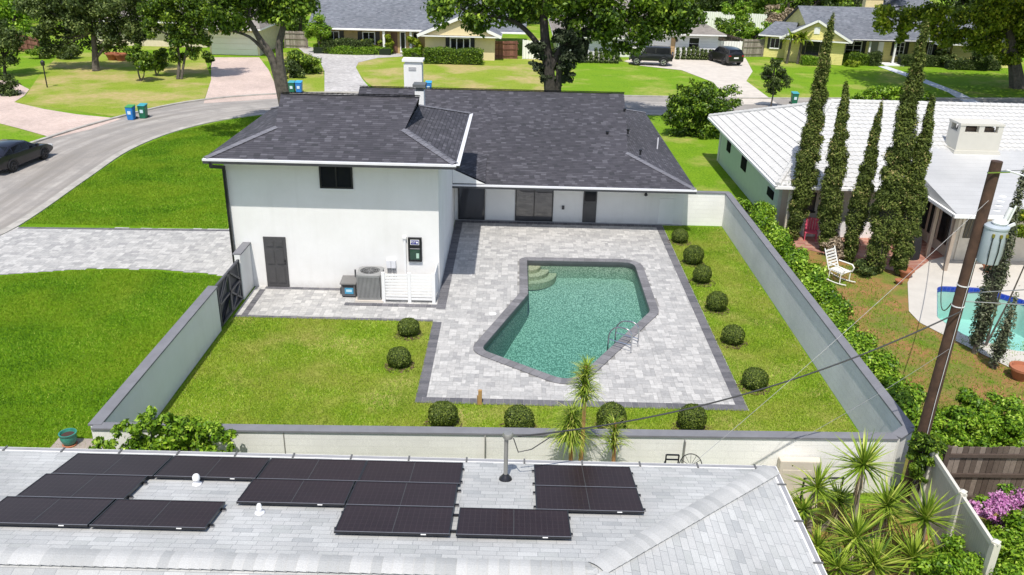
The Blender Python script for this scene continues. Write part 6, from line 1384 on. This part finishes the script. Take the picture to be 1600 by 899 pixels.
for px, lb in ((1235, 'left of two small palms by the yellow side wing'), (1252, 'right of two small palms by the yellow side wing')):
    y = 92.5; c = aty(px, 60, y); t = thing('palm_tree', (c.x, y, 0), lb, 'palm tree', 'small palms'); MB().tube([(c.x, y, 0), (c.x+.1, y, c.z)], [.15, .12], 8).build('trunk', BARK, t); rosette('crown', (c.x+.1, y, c.z), 26, 1.6, .35, LEAFY, t, -.1, 1.2, 1.4, 5)
# italian cypresses
def cypress(label, base, top, R0, n, mat=LEAFC, size=.11, sparse=1, group='tall cypresses by the neighbour patio', dead=True):
    base = Vector(base); top = Vector(top); t = thing('cypress', base, label, 'tree', group); bl = []; K = int(top.z*6)
    for i in range(K):
        u = (i+.5)/K; r_ = R0*min(1, .62+u*1.6)*(1-max(0, (u-.3)/.7)**1.5*.78); p = base.lerp(top, u); a = RNG.uniform(0, 6.28); o = r_*.24
        bl.append((p.x+math.cos(a)*o, p.y+math.sin(a)*o, .25+p.z*.97, r_*.8*RNG.uniform(.85, 1.12), r_*.8*RNG.uniform(.85, 1.12), .34))
        if RNG.uniform() < .4*sparse: bl.append((p.x+math.cos(a+2)*r_*.85, p.y+math.sin(a+2)*r_*.85, .25+p.z*.97, r_*.28, r_*.28, .2))
    foliage('foliage', bl, n, size, mat, t, asp=.4, shell=.35, up=.9, var=.20)
    MB().tube([base, top*.5+base*.5, top-Vector((0, 0, .4))], [.09, .06, .02], 8).build('trunk', BARK, t)
    m = MB(); m.lathe([(.4*R0, .5), (.62*R0, top.z*.3), (.35*R0, top.z*.6), (.1*R0, top.z*.88)], (0, 0, 0), 7)
    m.v = [(base.lerp(top, v[2]/top.z).x+v[0], base.lerp(top, v[2]/top.z).y+v[1], v[2]) for v in m.v]; m.build('inner_branches', plain('twig_dark', (.03, .03, .018), 1), t); return t
for (b, tp, R0, n, lb) in (((1240, 376), (1300, 28), .54, 56000, 'leftmost of the five tall cypresses, very tall'), ((1290, 392), (1322, 137), .52, 44000, 'second cypress from left, above the rocking chair'), ((1325, 410), (1376, 168), .42, 30000, 'slimmest cypress, third from left'), ((1367, 427), (1447, 38), .62, 66000, 'tallest broad cypress, fourth from left'), ((1402, 430), (1457, 158), .52, 46000, 'rightmost of the five cypresses beside the brick patio')):
    b = at(*b); tp = aty(*tp, b.y); cypress(lb, b, tp, R0, n)
b = at(1522, 552); cypress('thin brown-tinged cypress at the pool edge behind the utility pole', b, aty(1604, 262, b.y), .36, 7000, LEAFO, .12, 2, None)
b = at(1552, 576); cypress('short half-dead cypress right of the utility pole by the pool', b, aty(1585, 470, b.y), .3, 1500, LEAFO, .11, 2, None)
c = aty(1594, 345, 26); bush('leafy green growth behind the transformer at the right edge', [(c.x, 26, c.z, .6, .5, .5), (c.x+.7, 26, c.z-.5, .6, .5, .6)], 3500, .12, LEAFY)
c = at(1300, 405); bush('dry pinkish shrub behind the rocking chair', [(c.x, c.y, .45, .6, .5, .5), (c.x+.5, c.y+.2, .35, .4, .4, .4)], 2500, .10, DEADL)
c = at(1352, 430); bush('low dark shrub between the cypress feet', [(c.x, c.y, .3, .55, .4, .35)], 1500, .1, LEAFD)
# hedge along the outside of the right wall
def run_hedge(label, y0, y1, xa, xb, h_, n, mat, size):
    t = thing('hedge', ((xa+xb)/2, (y0+y1)/2, 0), label, 'hedge'); bl = []
    k = int((y1-y0)*3.2)
    for i in range(k):
        y = y0+(y1-y0)*(i+.5)/k
        for _ in range(3): x = RNG.uniform(xa, xb); bl.append((x, y+RNG.uniform(-.2, .2), RNG.uniform(.25, 1)*h_*.85, RNG.uniform(.25, .45), .4, RNG.uniform(.25, .4)))
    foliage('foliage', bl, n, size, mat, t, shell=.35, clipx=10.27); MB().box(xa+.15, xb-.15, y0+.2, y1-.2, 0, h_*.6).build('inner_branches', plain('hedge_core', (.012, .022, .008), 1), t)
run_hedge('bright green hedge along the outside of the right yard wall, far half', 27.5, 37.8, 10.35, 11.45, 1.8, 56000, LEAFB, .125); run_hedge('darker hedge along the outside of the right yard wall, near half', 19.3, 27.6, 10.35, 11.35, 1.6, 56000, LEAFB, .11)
# vines over the wood fence, bush at the pole, flowering bush and shrubs bottom right
bush('leafy vines spilling over the dark wooden fence', [pb(a, b, y, r_) for a, b, y, r_ in ((1475, 668, 19.2, .5), (1500, 655, 19.4, .55), (1530, 668, 19.0, .55), (1560, 678, 18.8, .6), (1590, 672, 18.8, .6), (1545, 645, 19.8, .6), (1580, 650, 19.8, .6), (1510, 635, 20.2, .5), (1480, 645, 20, .45), (1465, 690, 18.4, .3), (1500, 690, 18.3, .35), (1540, 697, 18.2, .3), (1580, 698, 18.2, .35), (1620, 680, 18.8, .7))], 30000, .10, LEAFB, k=9)
bush('narrow-leaved dark bush wrapped round the pole at the wall corner', [pb(a, b, 16.9, r_) for a, b, r_ in ((1446, 708, .34), (1432, 722, .26), (1460, 705, .28), (1442, 738, .24), (1450, 685, .24), (1468, 697, .18))], 6500, .13, LEAF, asp=.3)
fb = bush('bush with pink-purple flowers at the right edge above the vinyl fence', [pb(1560, 815, 15.2, .55), pb(1590, 800, 15.4, .6), pb(1600, 850, 14.8, .6)], 6000, .09, LEAFB)
foliage('flowers', sub([pb(1568, 800, 15.2, .34), pb(1592, 788, 15.4, .42), pb(1540, 795, 15.2, .24), pb(1522, 790, 15.3, .14), pb(1560, 780, 15.4, .22), pb(1608, 805, 15.2, .45), pb(1580, 820, 15.2, .3)], 12, .4), 9000, .05, FLOWER, fb, asp=.9)
bush('low leafy shrubs filling the bottom right corner', [pb(a, b, y, r_) for a, b, y, r_ in ((1475, 880, 14.2, .45), (1510, 870, 14.3, .5), (1550, 865, 14.4, .55), (1590, 880, 14, .6), (1500, 900, 13.6, .5), (1560, 900, 13.6, .6), (1450, 895, 13.8, .3), (1610, 850, 14.6, .5))], 22000, .085, LEAFB, k=10)
bush('bright sprawling shrub growing against the front white wall by the teal pot', [pb(a, b, 16.5, r_, .3) for a, b, r_ in ((250, 692, .5), (205, 698, .42), (298, 692, .5), (335, 698, .36), (228, 645, .2), (180, 703, .28), (280, 662, .34), (150, 694, .14), (215, 665, .24), (312, 670, .28), (242, 655, .26), (360, 686, .17), (340, 678, .2), (190, 670, .14), (262, 675, .4))], 9000, .12, LEAFB, k=7, f=.5, shell=.6)
# strappy plants between the wall and the near roof
for (px, p0, p1, y, L, n, lb, st) in ((916, 572, 632, 16.5, .6, 480, 'tallest strappy plant rising before the patio edge', 1), (894, 648, 700, 16.6, .8, 700, 'thick drooping strappy plant against the white wall', .9), (962, 660, 705, 16.7, .6, 200, 'thin spiky strappy plant right of the drooping one', 1.2)):
    c = aty(px, p0, y); lo_ = aty(px, p1, y).z; t = thing('strappy_plant', (c.x, y, 0), lb, 'plant', 'strappy plants by the front wall')
    MB().tube([(c.x-.03, y, 0), (c.x+.03, y, c.z*.5), (c.x, y, c.z)], [.06, .05, .03], 8).build('stem', plain('orange_stem', (.45, .24, .09), .9), t)
    P = []
    for i in range(n):
        u = RNG.uniform(0, 1)**.8; frond(P, (c.x+RNG.uniform(-.04, .04), y+RNG.uniform(-.04, .04), c.z+(lo_-c.z)*u), RNG.uniform(0, 6.28), L*1.15*RNG.uniform(.5, 1.15)*(.55+.45*u), .026, RNG.uniform(1.9, 3.1)*(.5+.6*u)/st, 6, RNG.uniform(.9, 1.5))
    np_mesh('blades', np.array(P), 4, np.repeat(np.clip(.6+RNG.normal(size=n)*.28, 0, 1), 6), BLADE, t)
# yuccas
yl_ = [(1349, 728, 15.3, .72, 95, 'tallest yucca, nearest the utility cabinet right side'), (1277, 762, 15.6, .55, 70, 'yucca beside the roof gutter with a pale dead skirt'), (1386, 792, 15.6, .68, 85, 'yucca right of the tallest one'), (1446, 812, 14.9, .68, 85, 'rightmost yucca in front of the vinyl fence'), (1337, 842, 14.4, .66, 85, 'yucca low in the middle of the cluster'), (1255, 800, 15.2, .45, 50, 'small yucca close to the gutter'), (1366, 884, 13.9, .66, 85, 'yucca at the bottom edge, centre of the cluster'), (1277, 856, 14.4, .5, 60, 'small yucca by the gutter near the bottom edge'), (1427, 872, 14.3, .6, 70, 'yucca at the bottom edge toward the shrubs'), (1310, 785, 15.9, .5, 55, 'shaded yucca behind the pipe frame'), (1310, 890, 13.9, .5, 60, 'bottom left yucca of the cluster')]
for px, py, y, L, n, lb in yl_:
    c = aty(px, py, y); t = thing('yucca', (c.x, y, 0), lb, 'yucca', 'yuccas beside the near roof'); zc = max(c.z, .35)
    MB().tube([(c.x+RNG.uniform(-.2, .2), y+RNG.uniform(-.1, .2), 0), (c.x+RNG.uniform(-.05, .05), y, zc*.6), (c.x, y, zc)], [.07, .055, .05], 7).build('trunk', plain('yucca_bark', (.30, .25, .19), .95, var=.3, scale=8), t)
    P = []; n = int(n*1.25)
    for i in range(n):
        e = RNG.uniform(-.35, 1.5); frond(P, (c.x, y, zc+RNG.uniform(-.08, .08)), RNG.uniform(0, 6.28), L*1.3*RNG.uniform(.75, 1.15)*(1 if e < 1.1 else .8), .055, RNG.uniform(.05, .45), 3, e)
    np_mesh('blades', np.array(P), 4, np.repeat(np.clip(.5+RNG.normal(size=n)*.25, 0, 1), 3), BLADE, t)
    if zc > .7:
        P = []
        for i in range(46): frond(P, (c.x+RNG.uniform(-.05, .05), y+RNG.uniform(-.05, .05), zc-RNG.uniform(.05, .55)), RNG.uniform(0, 6.28), .5, .04, .4, 3, RNG.uniform(-1.5, -1.1))
        np_mesh('dead_skirt', np.array(P), 4, np.repeat(RNG.uniform(0, 1, 46), 3), DEADL, t)
# clipped round shrubs
balls = [(638, 507, .40, 'round clipped shrub in the left lawn, far one of the pair'), (623, 555, .40, 'round clipped shrub in the left lawn, near one of the pair'), (692, 643, .43, 'round clipped shrub at the front left corner of the patio'), (811, 650, .44, 'round clipped shrub on the front strip between wooden post and strappy plants'), (956, 651, .43, 'round clipped shrub behind the strappy plants'), (1082, 651, .43, 'round clipped shrub at the front right corner of the patio'),
         (1063, 365, .42, 'farthest round shrub in the right border, by the house wall'), (1084, 398, .42, 'second round shrub from the house in the right border'), (1098, 426, .43, 'third round shrub from the house in the right border'), (1121, 469, .40, 'fourth round shrub from the house in the right border'), (1146, 519, .42, 'fifth round shrub from the house in the right border'), (1181, 587, .42, 'nearest round shrub in the right border')]
bp = thing('round_shrub', (0, 0, 0), 'x', 'shrub', 'clipped round shrubs round the patio'); n = 5200
d = unit(n); d[:, 2] = np.where(d[:, 2] < -.75, -d[:, 2], d[:, 2]); r_ = 1+.035*RNG.normal(size=n)+.03*np.sin(d[:, 0]*9)*np.cos(d[:, 1]*8); P = d*r_[:, None]*np.array([1, 1, .92])*.42+np.array([0, 0, .40])
N = d+unit(n)*.7; N /= np.linalg.norm(N, axis=1)[:, None]; np_mesh('foliage', leaf_quads(P, N, .05, .65), 4, np.clip(.5+RNG.normal(size=n)*.24, 0, 1), BOXW, bp)
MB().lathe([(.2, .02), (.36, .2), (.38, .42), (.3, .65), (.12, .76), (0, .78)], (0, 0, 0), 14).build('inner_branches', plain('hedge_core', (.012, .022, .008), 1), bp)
MB().tube([(0, 0, 0), (0, 0, .2)], .04, 6).build('stem', BARK, bp)
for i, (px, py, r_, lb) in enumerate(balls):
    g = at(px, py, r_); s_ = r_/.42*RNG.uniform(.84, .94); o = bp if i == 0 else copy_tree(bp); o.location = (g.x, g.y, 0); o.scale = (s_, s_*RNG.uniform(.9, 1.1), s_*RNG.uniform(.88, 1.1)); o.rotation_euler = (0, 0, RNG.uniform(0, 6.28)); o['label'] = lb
ml = MB(); mp_ = []
for px, py, r_, lb in balls:
    g = at(px, py, r_); k = 220; a = RNG.uniform(0, 6.28, k); q_ = np.sqrt(RNG.uniform(0, 1, k))*r_*1.25
    for x, y in zip(g.x+np.cos(a)*q_, g.y+np.sin(a)*q_): mp_.append((x, y, .012))
mp_ = np.array(mp_); N = unit(len(mp_))*.5+np.array([0, 0, 1]); o = np_mesh('mulch', leaf_quads(mp_+np.array([0, 0, .01])*RNG.uniform(0, 1, (len(mp_), 1)), N/np.linalg.norm(N, axis=1)[:, None], .09, .5), 4, RNG.uniform(0, .7, len(mp_)), attr_mat('bark_mulch', [(0, (.05, .03, .02)), (1, (.25, .16, .10))], .95)); tag(o, 'brown bark mulch under the round shrubs', 'mulch', None, 'stuff')
# grass tufts
def grass(label, polys, n, h_, w_, mat, holes=(), z=0, name='grass'):
    xs_ = [p[0] for P in polys for p in P]; ys_ = [p[1] for P in polys for p in P]
    X = RNG.uniform(min(xs_), max(xs_), n*3); Yv = RNG.uniform(min(ys_), max(ys_), n*3); k = np.zeros(len(X), bool)
    for P in polys: k |= insides([p[:2] for p in P], X, Yv)
    for P in holes: k &= ~insides([p[:2] for p in P], X, Yv)
    X, Yv = X[k][:n], Yv[k][:n]; n = len(X); a = RNG.uniform(0, 6.28, n); h = h_*RNG.uniform(.5, 1.3, n); lx, ly = np.cos(a)*w_/2, np.sin(a)*w_/2; t = RNG.normal(size=(n, 2))*h_*.55
    V = np.stack([np.stack([X-lx, Yv-ly, np.full(n, z)], 1), np.stack([X+lx, Yv+ly, np.full(n, z)], 1), np.stack([X+t[:, 0], Yv+t[:, 1], z+h], 1)], 1)
    lump = .5+.18*np.sin(X*1.1+np.sin(Yv*.7)*2)*np.sin(Yv*1.3+X*.4)
    o = np_mesh(name, V.reshape(-1, 3), 3, np.clip(lump+RNG.normal(size=n)*.22, 0, 1), mat); tag(o, label, 'grass', None, 'stuff')
yardL = [(XW+.05, 17.4), (-2.79, 17.4), (-2.79, 26.84), (XW+.05, 26.84)]; yardF = [(-2.9, 17.4), (XE, 17.4), (XE, 21.36), (-2.9, 21.36)]; yardR = [(7.03, 21.3), (XE, 21.3), (XE, 37.9), (7.08, 37.9)]
grass('mown yellow-green grass inside the walled yard', [yardL, yardF, yardR], 230000, .055, .022, GRASSM)
grass('dry straw-coloured grass along the foot of the right wall', [[(9.35, 18.6), (9.86, 18.6), (9.86, 37.9), (9.5, 37.9), (9.6, 33), (9.2, 29), (9.5, 25), (9.3, 21)], [(XW+.03, 17.5), (XW+.3, 17.5), (XW+.2, 26), (XW+.03, 26)]], 9000, .05, .025, attr_mat('straw_blade', [(0, (.30, .24, .10)), (.6, (.50, .42, .20)), (1, (.62, .54, .30))], .8))
grass('deep green grass of the side lawn outside the left wall', [[(-27, 16), (-10.3, 16), (-10.3, 29.7), (-11.8, 30.5), (-14.5, 30.85), (-17, 30.8), (-20.05, 29.9), (-23.0, 28.6), (-27, 27)]], 260000, .055, .026, GRASSS)
grass('deep green grass of the front lawn between house and road', [[(-22.3, 36.05), (-10.7, 36.05), (-10.8, 62.8), (-15.3, 61.9), (-19.9, 59.0), (-22.3, 54.7), (-23.2, 49.5), (-22.85, 43)]], 200000, .06, .035, GRASSS)
grass('patchy grass and weeds in the neighbour yard', [[(11.2, 19), (20, 19), (20, 26), (15, 27), (14.7, 33), (11.2, 35)]], 14000, .07, .03, GRASSS)
grass('dry grass along the strip between the wall and the near house', [[(-16, 15.2), (10, 15.2), (10, 17.05), (-16, 17.05)]], 9000, .06, .03, GRASSM)
